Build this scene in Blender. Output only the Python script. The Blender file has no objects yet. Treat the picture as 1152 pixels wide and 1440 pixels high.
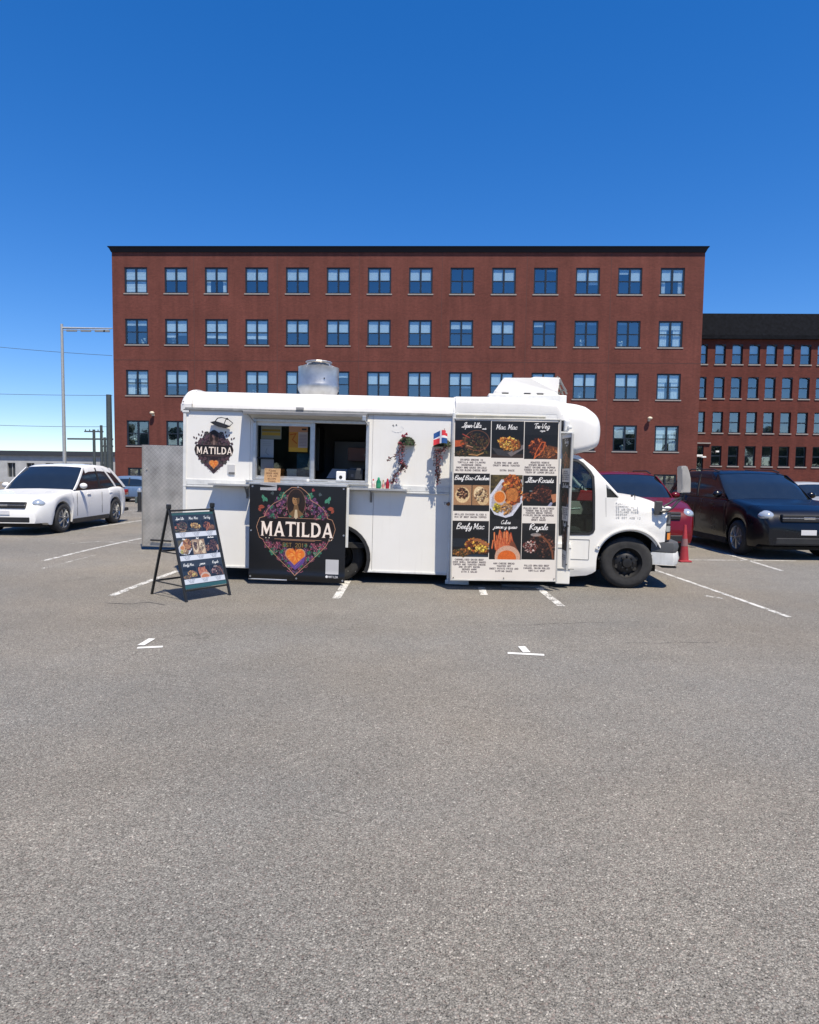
import bpy, bmesh, math, random
import numpy as np
from mathutils import Vector, Matrix
from mathutils.geometry import tessellate_polygon
R_ = math.radians
scene = bpy.context.scene
random.seed(7)
rng = np.random.RandomState(7)

# ------------------------------------------------------------------ camera
PITCH = math.atan(58 / 909.0); ROLL = 0.0128; EYE = Vector((0, 0, 1.65))
cF = Vector((0, math.cos(PITCH), -math.sin(PITCH)))
r0 = Vector((1, 0, 0)); u0 = Vector((0, math.sin(PITCH), math.cos(PITCH)))
cR = r0 * math.cos(ROLL) + u0 * math.sin(ROLL)
cU = -r0 * math.sin(ROLL) + u0 * math.cos(ROLL)
cam_d = bpy.data.cameras.new('camera')
cam = bpy.data.objects.new('camera', cam_d)
scene.collection.objects.link(cam)
m = Matrix.Identity(4)
for i in range(3):
    m[i][0] = cR[i]; m[i][1] = cU[i]; m[i][2] = -cF[i]; m[i][3] = EYE[i]
cam.matrix_world = m
cam_d.sensor_fit = 'HORIZONTAL'; cam_d.sensor_width = 36
cam_d.lens = 36 * 909 / 1152.0
cam_d.clip_start = 0.05; cam_d.clip_end = 3000
scene.camera = cam

# ------------------------------------------------------------------ sky and sun
SUN = Vector((0.22, -0.46, 1.0)).normalized()
elev = math.asin(SUN.z); azim = math.atan2(SUN.x, SUN.y)
world = bpy.data.worlds.new("World"); scene.world = world; world.use_nodes = True
nt = world.node_tree; nt.nodes.clear()
wo = nt.nodes.new('ShaderNodeOutputWorld'); bg = nt.nodes.new('ShaderNodeBackground')
sky = nt.nodes.new('ShaderNodeTexSky'); sky.sky_type = 'NISHITA'; sky.sun_disc = False
sky.sun_elevation = elev; sky.sun_rotation = azim
sky.altitude = 0; sky.air_density = 0.8; sky.dust_density = 0.0; sky.ozone_density = 5.0
hs = nt.nodes.new('ShaderNodeHueSaturation'); hs.inputs['Saturation'].default_value = 1.52; hs.inputs['Value'].default_value = 1.17; hs.inputs['Hue'].default_value = 0.513
gm = nt.nodes.new('ShaderNodeGamma'); gm.inputs['Gamma'].default_value = 0.74   # a gentler fall-off from horizon to zenith
nt.links.new(sky.outputs[0], gm.inputs['Color']); nt.links.new(gm.outputs[0], hs.inputs['Color']); nt.links.new(hs.outputs[0], bg.inputs['Color'])
bg.inputs['Strength'].default_value = 0.15
nt.links.new(bg.outputs[0], wo.inputs[0])
sl = bpy.data.lights.new('sun', 'SUN'); sl.energy = 4.8; sl.angle = R_(0.53); sl.color = (1, 0.905, 0.75)
sun = bpy.data.objects.new('sun', sl); scene.collection.objects.link(sun)
sun.rotation_mode = 'QUATERNION'; sun.rotation_quaternion = SUN.to_track_quat('Z', 'Y')
sun.location = (0, 0, 30)
scene.view_settings.view_transform = 'Standard'; scene.view_settings.look = 'None'
scene.view_settings.exposure = 0.53; scene.view_settings.gamma = 1
scene.view_settings.use_curve_mapping = False

# ------------------------------------------------------------------ survey helpers: where a sight line meets a real plane
def ray(x, y): return cF + cR * ((x - 576) / 909) - cU * ((y - 720) / 909)
def basis(yaw, tilt):
    a, b = math.cos(-yaw), math.sin(-yaw)
    X = Vector((a * math.cos(tilt), b * math.cos(tilt), -math.sin(tilt)))
    Y = Vector((-b, a, 0)); return X, Y, X.cross(Y)
def frame_matrix(o, yaw, tilt):
    X, Y, Z = basis(yaw, tilt); q = Matrix.Identity(4)
    for i in range(3): q[i][0] = X[i]; q[i][1] = Y[i]; q[i][2] = Z[i]; q[i][3] = o[i]
    return q
def on_plane(x, y, o, yaw, tilt, off):
    X, Y, Z = basis(yaw, tilt); d = ray(x, y)
    t = ((Vector(o) - EYE).dot(Y) + off) / d.dot(Y)
    q = EYE + d * t - Vector(o); return q.dot(X), q.dot(Z)
TO = (0, 9.33, 0); TY = R_(3.0); TT = 0.017
def T(x, y, off=0.0): return on_plane(x, y, TO, TY, TT, off)
BO = (0, 46, 0); BY = R_(2.1)
def B(x, y, off=0.0): return on_plane(x, y, BO, BY, 0, off)
def G(x, y, z=0.0):
    d = ray(x, y); t = (z - EYE.z) / d.z; p = EYE + d * t; return p.x, p.y
TM = frame_matrix(TO, TY, TT); BM = frame_matrix(BO, BY, 0)

# ------------------------------------------------------------------ materials
MATS = {}
def newmat(name):
    mt = bpy.data.materials.new(name); mt.use_nodes = True
    n = mt.node_tree.nodes; n.clear()
    out = n.new('ShaderNodeOutputMaterial'); p = n.new('ShaderNodeBsdfPrincipled')
    mt.node_tree.links.new(p.outputs[0], out.inputs[0])
    return mt, mt.node_tree, p, out
def pm(name, col, rough=0.5, metal=0.0, var=0.06, scale=6.0, bump=0.0, bscale=60.0, coat=0.0, spec=0.5, streak=0.0, alpha=None, stretch=(1, 1, 1)):
    if name in MATS: return MATS[name]
    mt, t, p, out = newmat(name); N = t.nodes; Lk = t.links
    tc = N.new('ShaderNodeTexCoord'); mp = N.new('ShaderNodeMapping'); mp.inputs['Scale'].default_value = stretch
    Lk.new(tc.outputs['Object'], mp.inputs[0])
    no = N.new('ShaderNodeTexNoise'); no.inputs['Scale'].default_value = scale; no.inputs['Detail'].default_value = 6
    Lk.new(mp.outputs[0], no.inputs['Vector'])
    rp = N.new('ShaderNodeMapRange'); rp.inputs[1].default_value = 0.3; rp.inputs[2].default_value = 0.7
    rp.inputs[3].default_value = 1 - var; rp.inputs[4].default_value = 1 + var
    Lk.new(no.outputs[0], rp.inputs[0])
    mu = N.new('ShaderNodeVectorMath'); mu.operation = 'SCALE'; mu.inputs[0].default_value = col[:3]
    Lk.new(rp.outputs[0], mu.inputs['Scale'])
    colout = mu.outputs[0]
    if streak > 0:
        m2 = N.new('ShaderNodeMapping'); m2.inputs['Scale'].default_value = (14, 14, 1.1); Lk.new(tc.outputs['Object'], m2.inputs[0])
        n2 = N.new('ShaderNodeTexNoise'); n2.inputs['Scale'].default_value = 1.3; n2.inputs['Detail'].default_value = 8
        Lk.new(m2.outputs[0], n2.inputs['Vector'])
        r2 = N.new('ShaderNodeMapRange'); r2.inputs[1].default_value = 0.56; r2.inputs[2].default_value = 0.78; r2.inputs[3].default_value = 0; r2.inputs[4].default_value = streak
        Lk.new(n2.outputs[0], r2.inputs[0])
        mx = N.new('ShaderNodeMix'); mx.data_type = 'RGBA'; Lk.new(r2.outputs[0], mx.inputs['Factor'])
        Lk.new(colout, mx.inputs['A']); mx.inputs['B'].default_value = (col[0] * .45, col[1] * .42, col[2] * .36, 1)
        colout = mx.outputs['Result']
    Lk.new(colout, p.inputs['Base Color'])
    rr = N.new('ShaderNodeMapRange'); rr.inputs[3].default_value = max(0.02, rough - .06); rr.inputs[4].default_value = min(1, rough + .08)
    Lk.new(no.outputs[0], rr.inputs[0]); Lk.new(rr.outputs[0], p.inputs['Roughness'])
    p.inputs['Metallic'].default_value = metal; p.inputs['Coat Weight'].default_value = coat
    p.inputs['Coat Roughness'].default_value = 0.06
    p.inputs['Specular IOR Level'].default_value = spec
    if bump > 0:
        nb = N.new('ShaderNodeTexNoise'); nb.inputs['Scale'].default_value = bscale; nb.inputs['Detail'].default_value = 5
        Lk.new(mp.outputs[0], nb.inputs['Vector'])
        bp = N.new('ShaderNodeBump'); bp.inputs['Strength'].default_value = bump; bp.inputs['Distance'].default_value = 0.02
        Lk.new(nb.outputs[0], bp.inputs['Height']); Lk.new(bp.outputs[0], p.inputs['Normal'])
    if alpha is not None: p.inputs['Alpha'].default_value = alpha
    MATS[name] = mt; return mt
def glassmat(name, tint, trans=0.75, refl=0.12, rough=0.02, rcol=(1, 1, 1)):
    if name in MATS: return MATS[name]
    mt, t, p, out = newmat(name); N = t.nodes; Lk = t.links; N.remove(p)
    tr = N.new('ShaderNodeBsdfTransparent'); tr.inputs[0].default_value = (tint[0] * trans, tint[1] * trans, tint[2] * trans, 1)
    gl = N.new('ShaderNodeBsdfGlossy'); gl.inputs['Roughness'].default_value = rough; gl.inputs['Color'].default_value = (*rcol, 1)
    lw = N.new('ShaderNodeLayerWeight'); lw.inputs[0].default_value = 0.5; fr = N.new('ShaderNodeMath'); fr.operation = 'POWER'; fr.inputs[1].default_value = 5; Lk.new(lw.outputs['Facing'], fr.inputs[0])
    mr = N.new('ShaderNodeMapRange'); mr.inputs[1].default_value = 0.0; mr.inputs[2].default_value = 1; mr.inputs[3].default_value = refl; mr.inputs[4].default_value = 1
    Lk.new(fr.outputs[0], mr.inputs[0])
    tc = N.new('ShaderNodeTexCoord'); no = N.new('ShaderNodeTexNoise'); no.inputs['Scale'].default_value = 1.4; Lk.new(tc.outputs['Object'], no.inputs['Vector'])
    bp = N.new('ShaderNodeBump'); bp.inputs['Strength'].default_value = 0.05; bp.inputs['Distance'].default_value = 0.05
    Lk.new(no.outputs[0], bp.inputs['Height']); Lk.new(bp.outputs[0], gl.inputs['Normal'])
    mx = N.new('ShaderNodeMixShader'); Lk.new(mr.outputs[0], mx.inputs[0]); Lk.new(tr.outputs[0], mx.inputs[1]); Lk.new(gl.outputs[0], mx.inputs[2])
    Lk.new(mx.outputs[0], out.inputs[0]); MATS[name] = mt; return mt
def printmat(name, img, rough=0.45, coat=0.0, gain=1.0, alpha=False):
    mt, t, p, out = newmat(name); N = t.nodes; Lk = t.links
    im = N.new('ShaderNodeTexImage'); im.image = img; im.interpolation = 'Cubic'; im.extension = 'EXTEND'
    tc = N.new('ShaderNodeTexCoord'); Lk.new(tc.outputs['UV'], im.inputs[0])
    no = N.new('ShaderNodeTexNoise'); no.inputs['Scale'].default_value = 3; Lk.new(tc.outputs['Object'], no.inputs['Vector'])
    rp = N.new('ShaderNodeMapRange'); rp.inputs[3].default_value = gain * .95; rp.inputs[4].default_value = gain * 1.05; Lk.new(no.outputs[0], rp.inputs[0])
    mu = N.new('ShaderNodeVectorMath'); mu.operation = 'SCALE'; Lk.new(im.outputs[0], mu.inputs[0]); Lk.new(rp.outputs[0], mu.inputs['Scale'])
    Lk.new(mu.outputs[0], p.inputs['Base Color']); p.inputs['Roughness'].default_value = rough; p.inputs['Coat Weight'].default_value = coat
    p.inputs['Coat Roughness'].default_value = .1
    if alpha:
        Lk.new(im.outputs[1], p.inputs['Alpha'])
    MATS[name] = mt; return mt

# ------------------------------------------------------------------ mesh helpers
def link(o, parent=None):
    scene.collection.objects.link(o)
    if parent is not None: o.parent = parent
    return o
def tag(o, label=None, cat=None, group=None, kind=None):
    if label: o['label'] = label
    if cat: o['category'] = cat
    if group: o['group'] = group
    if kind: o['kind'] = kind
    return o
def thing(name, label, cat, mw=None, group=None):
    o = bpy.data.objects.new(name, None); o.empty_display_size = .2; scene.collection.objects.link(o)
    if mw is not None:
        l, r, s = mw.decompose(); o.location = l; o.rotation_mode = 'QUATERNION'; o.rotation_quaternion = r
    return tag(o, label, cat, group)
def place(o, mw):
    l, r, s = mw.decompose(); o.location = l; o.rotation_mode = 'QUATERNION'; o.rotation_quaternion = r
class M:
    def __init__(s): s.bm = bmesh.new(); s.mi = 0
    def _set(s, fs, mi=None):
        for f in fs: f.material_index = s.mi if mi is None else mi
    def box(s, x0, x1, y0, y1, z0, z1, bev=0.0, seg=2, mat=None):
        r = bmesh.ops.create_cube(s.bm, size=1)
        vs = r['verts']
        for v in vs: v.co = Vector(((x0 + x1) / 2 + v.co.x * (x1 - x0), (y0 + y1) / 2 + v.co.y * (y1 - y0), (z0 + z1) / 2 + v.co.z * (z1 - z0)))
        fs = set(f for v in vs for f in v.link_faces); s._set(fs)
        if bev > 0:
            es = list(set(e for v in vs for e in v.link_edges))
            q = bmesh.ops.bevel(s.bm, geom=es, offset=bev, segments=seg, affect='EDGES', profile=.5, clamp_overlap=True)
            s._set(q['faces']); vs = list(set(v for f in q['faces'] for v in f.verts) | set(v for v in vs if v.is_valid))
        if mat is not None: bmesh.ops.transform(s.bm, matrix=mat, verts=[v for v in vs if v.is_valid])
        return s
    def face(s, pts):
        vs = [s.bm.verts.new(p) for p in pts]; f = s.bm.faces.new(vs); f.material_index = s.mi; return f
    def plate(s, loops, a, b, fn=None, gx=None, gz=None):
        """outline with holes in x,z, given thickness from y=a to y=b"""
        vl = [[Vector((p[0], p[1], 0)) for p in lp] for lp in loops]
        tris = tessellate_polygon(vl); flat = [p for lp in vl for p in lp]
        fv = [s.bm.verts.new((p.x, a, p.y)) for p in flat]; bv = [s.bm.verts.new((p.x, b, p.y)) for p in flat]
        nf = []
        for t in tris:
            try: nf.append(s.bm.faces.new([fv[i] for i in t])); nf.append(s.bm.faces.new([bv[i] for i in reversed(t)]))
            except ValueError: pass
        k = 0
        for lp in vl:
            n = len(lp)
            for i in range(n):
                j = (i + 1) % n
                try: nf.append(s.bm.faces.new([fv[k + i], fv[k + j], bv[k + j], bv[k + i]]))
                except ValueError: pass
            k += n
        s._set(nf)
        bmesh.ops.recalc_face_normals(s.bm, faces=nf)
        if gx or gz:
            vs = fv + bv
            geom = set(vs) | set(nf) | set(e for f in nf for e in f.edges)
            for axis, vals in (((1, 0, 0), gx or []), ((0, 0, 1), gz or [])):
                for v in vals:
                    q = bmesh.ops.bisect_plane(s.bm, geom=list(geom), plane_co=Vector(axis) * v, plane_no=axis)
                    geom = set(g for g in q['geom'] if g.is_valid) | set(g for g in q['geom_cut'] if g.is_valid)
            if fn:
                for v in set(g for g in geom if isinstance(g, bmesh.types.BMVert)): v.co = fn(v.co)
        return s
    def prism(s, pts, y0, y1): return s.plate([pts], y0, y1)
    def loft(s, rings, closed=True, caps=True):
        vr = [[s.bm.verts.new(p) for p in r] for r in rings]; n = len(rings[0]); fs = []
        for a, b in zip(vr, vr[1:]):
            for i in range(n if closed else n - 1):
                j = (i + 1) % n
                try: fs.append(s.bm.faces.new([a[i], a[j], b[j], b[i]]))
                except ValueError: pass
        if caps and closed:
            fs.append(s.bm.faces.new(list(reversed(vr[0])))); fs.append(s.bm.faces.new(vr[-1]))
        s._set(fs); return s
    def lathe(s, prof, c=(0, 0, 0), axis='z', seg=24, a0=0, a1=2 * math.pi):
        full = abs(a1 - a0 - 2 * math.pi) < 1e-6
        rings = []
        for k in range(seg if full else seg + 1):
            a = a0 + (a1 - a0) * k / seg; ca, sa = math.cos(a), math.sin(a); ring = []
            for r, h in prof:
                if axis == 'z': p = (c[0] + r * ca, c[1] + r * sa, c[2] + h)
                elif axis == 'y': p = (c[0] + r * ca, c[1] + h, c[2] + r * sa)
                else: p = (c[0] + h, c[1] + r * ca, c[2] + r * sa)
                ring.append(s.bm.verts.new(p))
            rings.append(ring)
        fs = []; n = len(rings)
        for k in range(n if full else n - 1):
            A, Bq = rings[k], rings[(k + 1) % n]
            for i in range(len(prof) - 1):
                try: fs.append(s.bm.faces.new([A[i], Bq[i], Bq[i + 1], A[i + 1]]))
                except ValueError: pass
        s._set(fs); bmesh.ops.recalc_face_normals(s.bm, faces=fs); return s
    def tube(s, pts, r, seg=8, caps=True):
        pts = [Vector(p) for p in pts]; rings = []
        rr = r if isinstance(r, (list, tuple)) else [r] * len(pts)
        for i, p in enumerate(pts):
            d = (pts[min(i + 1, len(pts) - 1)] - pts[max(i - 1, 0)]).normalized()
            up = Vector((0, 0, 1)) if abs(d.z) < .95 else Vector((0, 1, 0))
            a = d.cross(up).normalized(); b = a.cross(d)
            rings.append([p + (a * math.cos(t) + b * math.sin(t)) * rr[i] for t in [2 * math.pi * k / seg for k in range(seg)]])
        return s.loft(rings, True, caps)
    def bar(s, a, b, w, h=None):
        """square bar between two points"""
        a, b = Vector(a), Vector(b); h = h or w; d = (b - a).normalized()
        up = Vector((0, 0, 1)) if abs(d.z) < .9 else Vector((0, 1, 0))
        x = d.cross(up).normalized(); y = x.cross(d)
        f = lambda p: [p + x * w / 2 + y * h / 2, p - x * w / 2 + y * h / 2, p - x * w / 2 - y * h / 2, p + x * w / 2 - y * h / 2]
        return s.loft([f(a), f(b)])
    def grid(s, fn, nu, nv, uv=True, u0=0, u1=1, v0=0, v1=1):
        g = [[s.bm.verts.new(fn(i / nu, j / nv)) for j in range(nv + 1)] for i in range(nu + 1)]
        lay = s.bm.loops.layers.uv.verify() if uv else None; fs = []
        for i in range(nu):
            for j in range(nv):
                f = s.bm.faces.new([g[i][j], g[i + 1][j], g[i + 1][j + 1], g[i][j + 1]]); fs.append(f)
                if uv:
                    for lp, (a, b) in zip(f.loops, ((i, j), (i + 1, j), (i + 1, j + 1), (i, j + 1))):
                        lp[lay].uv = (u0 + (u1 - u0) * a / nu, v0 + (v1 - v0) * b / nv)
        s._set(fs); return s
    def blob(s, c, r, sub=2, jit=0.0, sc=(1, 1, 1)):
        q = bmesh.ops.create_icosphere(s.bm, subdivisions=sub, radius=1)
        for v in q['verts']:
            k = r * (1 + random.uniform(-jit, jit)); v.co = Vector((c[0] + v.co.x * k * sc[0], c[1] + v.co.y * k * sc[1], c[2] + v.co.z * k * sc[2]))
        s._set(set(f for v in q['verts'] for f in v.link_faces)); return s
    def obj(s, name, mats, parent=None, smooth=None, recalc=True):
        if recalc: bmesh.ops.recalc_face_normals(s.bm, faces=s.bm.faces)
        me = bpy.data.meshes.new(name); s.bm.to_mesh(me); s.bm.free()
        for q in (mats if isinstance(mats, (list, tuple)) else [mats]): me.materials.append(q)
        if smooth:
            me.shade_smooth()
            if smooth < 180:
                try: me.set_sharp_from_angle(angle=R_(smooth))
                except Exception: pass
        return link(bpy.data.objects.new(name, me), parent)
def copy_obj(o, parent=None):
    c = o.copy(); scene.collection.objects.link(c); c.parent = parent; return c
def rrect(x0, x1, z0, z1, r, n=5):
    pts = []
    for cx, cz, a in ((x1 - r, z1 - r, 0), (x0 + r, z1 - r, 90), (x0 + r, z0 + r, 180), (x1 - r, z0 + r, 270)):
        for k in range(n + 1):
            t = R_(a + 90 * k / n); pts.append((cx + r * math.cos(t), cz + r * math.sin(t)))
    return pts
def smoothline(pts, n=4):
    """Catmull-Rom through points"""
    P = [Vector(p) for p in pts]; out = []
    for i in range(len(P) - 1):
        p0, p1, p2, p3 = P[max(i - 1, 0)], P[i], P[i + 1], P[min(i + 2, len(P) - 1)]
        for k in range(n):
            t = k / n
            out.append(.5 * ((2 * p1) + (p2 - p0) * t + (2 * p0 - 5 * p1 + 4 * p2 - p3) * t * t + (3 * p1 - p0 - 3 * p2 + p3) * t ** 3))
    out.append(P[-1]); return [tuple(v) for v in out]
def lerp(tab, x):
    return float(np.interp(x, [a for a, b in tab], [b for a, b in tab]))

# ------------------------------------------------------------------ printing press: flat artwork rastered in numpy
class Canvas:
    def __init__(s, w, h, bgc=(0, 0, 0), alpha=False):
        s.w, s.h = w, h; s.a = np.zeros((h, w, 3), np.float32); s.a[:] = np.array(bgc) / 255.
        s.al = np.zeros((h, w), np.float32) if alpha else None
    def _mix(s, x0, y0, m, col, a):
        h, w = m.shape
        if h <= 0 or w <= 0: return
        mm = (m * a)[..., None]; c = np.array(col, np.float32) / 255.
        s.a[y0:y0 + h, x0:x0 + w] = s.a[y0:y0 + h, x0:x0 + w] * (1 - mm) + c * mm
        if s.al is not None: s.al[y0:y0 + h, x0:x0 + w] = np.maximum(s.al[y0:y0 + h, x0:x0 + w], m * a)
    def _win(s, xa, ya, xb, yb):
        return max(0, int(xa) - 1), max(0, int(ya) - 1), min(s.w, int(xb) + 2), min(s.h, int(yb) + 2)
    def rect(s, x0, y0, x1, y1, col, a=1):
        X0, Y0, X1, Y1 = max(0, int(round(x0))), max(0, int(round(y0))), min(s.w, int(round(x1))), min(s.h, int(round(y1)))
        if X1 > X0 and Y1 > Y0: s._mix(X0, Y0, np.ones((Y1 - Y0, X1 - X0), np.float32), col, a)
    def ell(s, cx, cy, rx, ry, col, a=1, rot=0, soft=1.0, ring=0):
        r = max(rx, ry) + 2; x0, y0, x1, y1 = s._win(cx - r, cy - r, cx + r, cy + r)
        if x1 <= x0 or y1 <= y0: return
        yy, xx = np.mgrid[y0:y1, x0:x1].astype(np.float32); dx, dy = xx + .5 - cx, yy + .5 - cy
        c, q = math.cos(rot), math.sin(rot); u = (dx * c + dy * q) / rx; v = (-dx * q + dy * c) / ry
        d = (np.sqrt(u * u + v * v) - 1) * min(rx, ry)
        m = np.clip(.5 - d / soft, 0, 1)
        if ring: m = np.clip(ring / 2 + .5 - np.abs(d), 0, 1)
        s._mix(x0, y0, m, col, a)
    def line(s, pts, w, col, a=1):
        for (ax, ay), (bx, by) in zip(pts, pts[1:]):
            x0, y0, x1, y1 = s._win(min(ax, bx) - w, min(ay, by) - w, max(ax, bx) + w, max(ay, by) + w)
            if x1 <= x0 or y1 <= y0: continue
            yy, xx = np.mgrid[y0:y1, x0:x1].astype(np.float32); xx += .5; yy += .5
            L2 = (bx - ax) ** 2 + (by - ay) ** 2 + 1e-9
            t = np.clip(((xx - ax) * (bx - ax) + (yy - ay) * (by - ay)) / L2, 0, 1)
            d = np.hypot(xx - ax - t * (bx - ax), yy - ay - t * (by - ay))
            s._mix(x0, y0, np.clip(w / 2 + .5 - d, 0, 1), col, a)
    def poly(s, pts, col, a=1):
        P = np.array(pts, np.float32); x0, y0, x1, y1 = s._win(P[:, 0].min(), P[:, 1].min(), P[:, 0].max(), P[:, 1].max())
        if x1 <= x0 or y1 <= y0: return
        acc = np.zeros((y1 - y0, x1 - x0), np.float32)
        for oy in (.25, .75):
            for ox in (.25, .75):
                yy, xx = np.mgrid[y0:y1, x0:x1].astype(np.float32); xx += ox; yy += oy; ins = np.zeros(xx.shape, bool)
                for (ax, ay), (bx, by) in zip(P, np.roll(P, -1, 0)):
                    if ay == by: continue
                    c = ((ay > yy) != (by > yy)) & (xx < (bx - ax) * (yy - ay) / (by - ay) + ax); ins ^= c
                acc += ins
        s._mix(x0, y0, acc / 4, col, a)
    def noise(s, x0, y0, x1, y1, amp, cell=8):
        x0, y0, x1, y1 = max(0, int(x0)), max(0, int(y0)), min(s.w, int(x1)), min(s.h, int(y1)); h, w = y1 - y0, x1 - x0
        g = rng.rand(h // cell + 2, w // cell + 2, 1) - .5
        n = np.repeat(np.repeat(g, cell, 0), cell, 1)[:h, :w]
        s.a[y0:y1, x0:x1] = np.clip(s.a[y0:y1, x0:x1] * (1 + 2 * amp * n) + amp * .1 * n, 0, 1)
    def blur(s, x0, y0, x1, y1, k=1):
        x0, y0, x1, y1 = int(x0), int(y0), int(x1), int(y1)
        for _ in range(k):
            q = s.a[y0:y1, x0:x1]; p = np.pad(q, ((1, 1), (1, 1), (0, 0)), 'edge')
            s.a[y0:y1, x0:x1] = (p[:-2, 1:-1] + p[2:, 1:-1] + p[1:-1, :-2] + p[1:-1, 2:] + 2 * q) / 6
    def food(s, cx, cy, rx, ry, pal, n, sz, rot=0, long=1.6, clip=None):
        c, q = math.cos(rot), math.sin(rot)
        for _ in range(n):
            t = rng.rand() * 2 * math.pi; r = math.sqrt(rng.rand()); u, v = r * rx * math.cos(t), r * ry * math.sin(t)
            x, y = cx + u * c - v * q, cy + u * q + v * c
            if clip and not (clip[0] < x < clip[2] and clip[1] < y < clip[3]): continue
            k = sz * (.5 + rng.rand()); col = np.array(pal[rng.randint(len(pal))]) * (.7 + .5 * rng.rand())
            a = rng.rand() * 3.14
            s.ell(x + k * .2, y + k * .25, k * long * .6, k * .6, (20, 10, 5), .5, a)
            s.ell(x, y, k * long * .55, k * .5, np.clip(col, 0, 255), .95, a)
            s.ell(x - k * .15, y - k * .15, k * .2, k * .14, np.clip(col * 1.5 + 20, 0, 255), .6, a)
    def image(s, name):
        im = bpy.data.images.new(name, s.w, s.h, alpha=s.al is not None)
        px = np.ones((s.h, s.w, 4), np.float32); px[..., :3] = s.a
        if s.al is not None: px[..., 3] = s.al
        else: im.alpha_mode = 'NONE'
        im.pixels.foreach_set(px[::-1].ravel()); im.pack(); return im
# single-stroke alphabet on a 4 x 6 grid (x right, y up), strokes split by spaces
FONT = {'A': '002640 1232', 'B': '000636453423 0333 334241 411000', 'C': '45361605011041', 'D': '0006264542 42412000', 'E': '46060040 0333', 'F': '460600 0333',
        'G': '4536160501104143 4323', 'H': '0006 4046 0343', 'I': '2026', 'J': '4641301001', 'K': '0006 4603 0340', 'L': '060040', 'M': '0006234640', 'N': '00064046', 'O': '163645413010010516',
        'P': '0006364534333303', 'Q': '163645413010010516 2240', 'R': '00063645343303 2340', 'S': '453616051333413010 1001', 'T': '0646 2620', 'U': '060110304146', 'V': '062046', 'W': '0610233046', 'X': '0046 0640', 'Y': '062346 2320',
        'Z': '06460040', '0': '160501103041453616', '1': '152620', '2': '05163645440040', '3': '0516364534233342413010', '4': '30360242', '5': '460604344341301001', '7': '064620', '8': '130506163645331302011030414233', '.': '2021', '&': '40151625011030 3042'}
def glyph(ch):
    segs = []
    for part in FONT.get(ch, '').split(' '):
        d = [int(c) for c in part]
        if len(d) % 2: d = d[:-1]
        p = [(d[i], d[i + 1]) for i in range(0, len(d), 2)]
        if len(p) > 1: segs.append(p)
    return segs
def caption(cv, cx, y, txt, h, col, w=None, align='c', adv=None):
    adv = adv or h * .92; W = adv * len(txt); x = cx - W / 2 if align == 'c' else cx; w = w or h * .2
    for ch in txt:
        for sgm in glyph(ch): cv.line([(x + px * h / 6.5, y + h - py * h / 6) for px, py in sgm], w, col)
        x += adv
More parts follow.
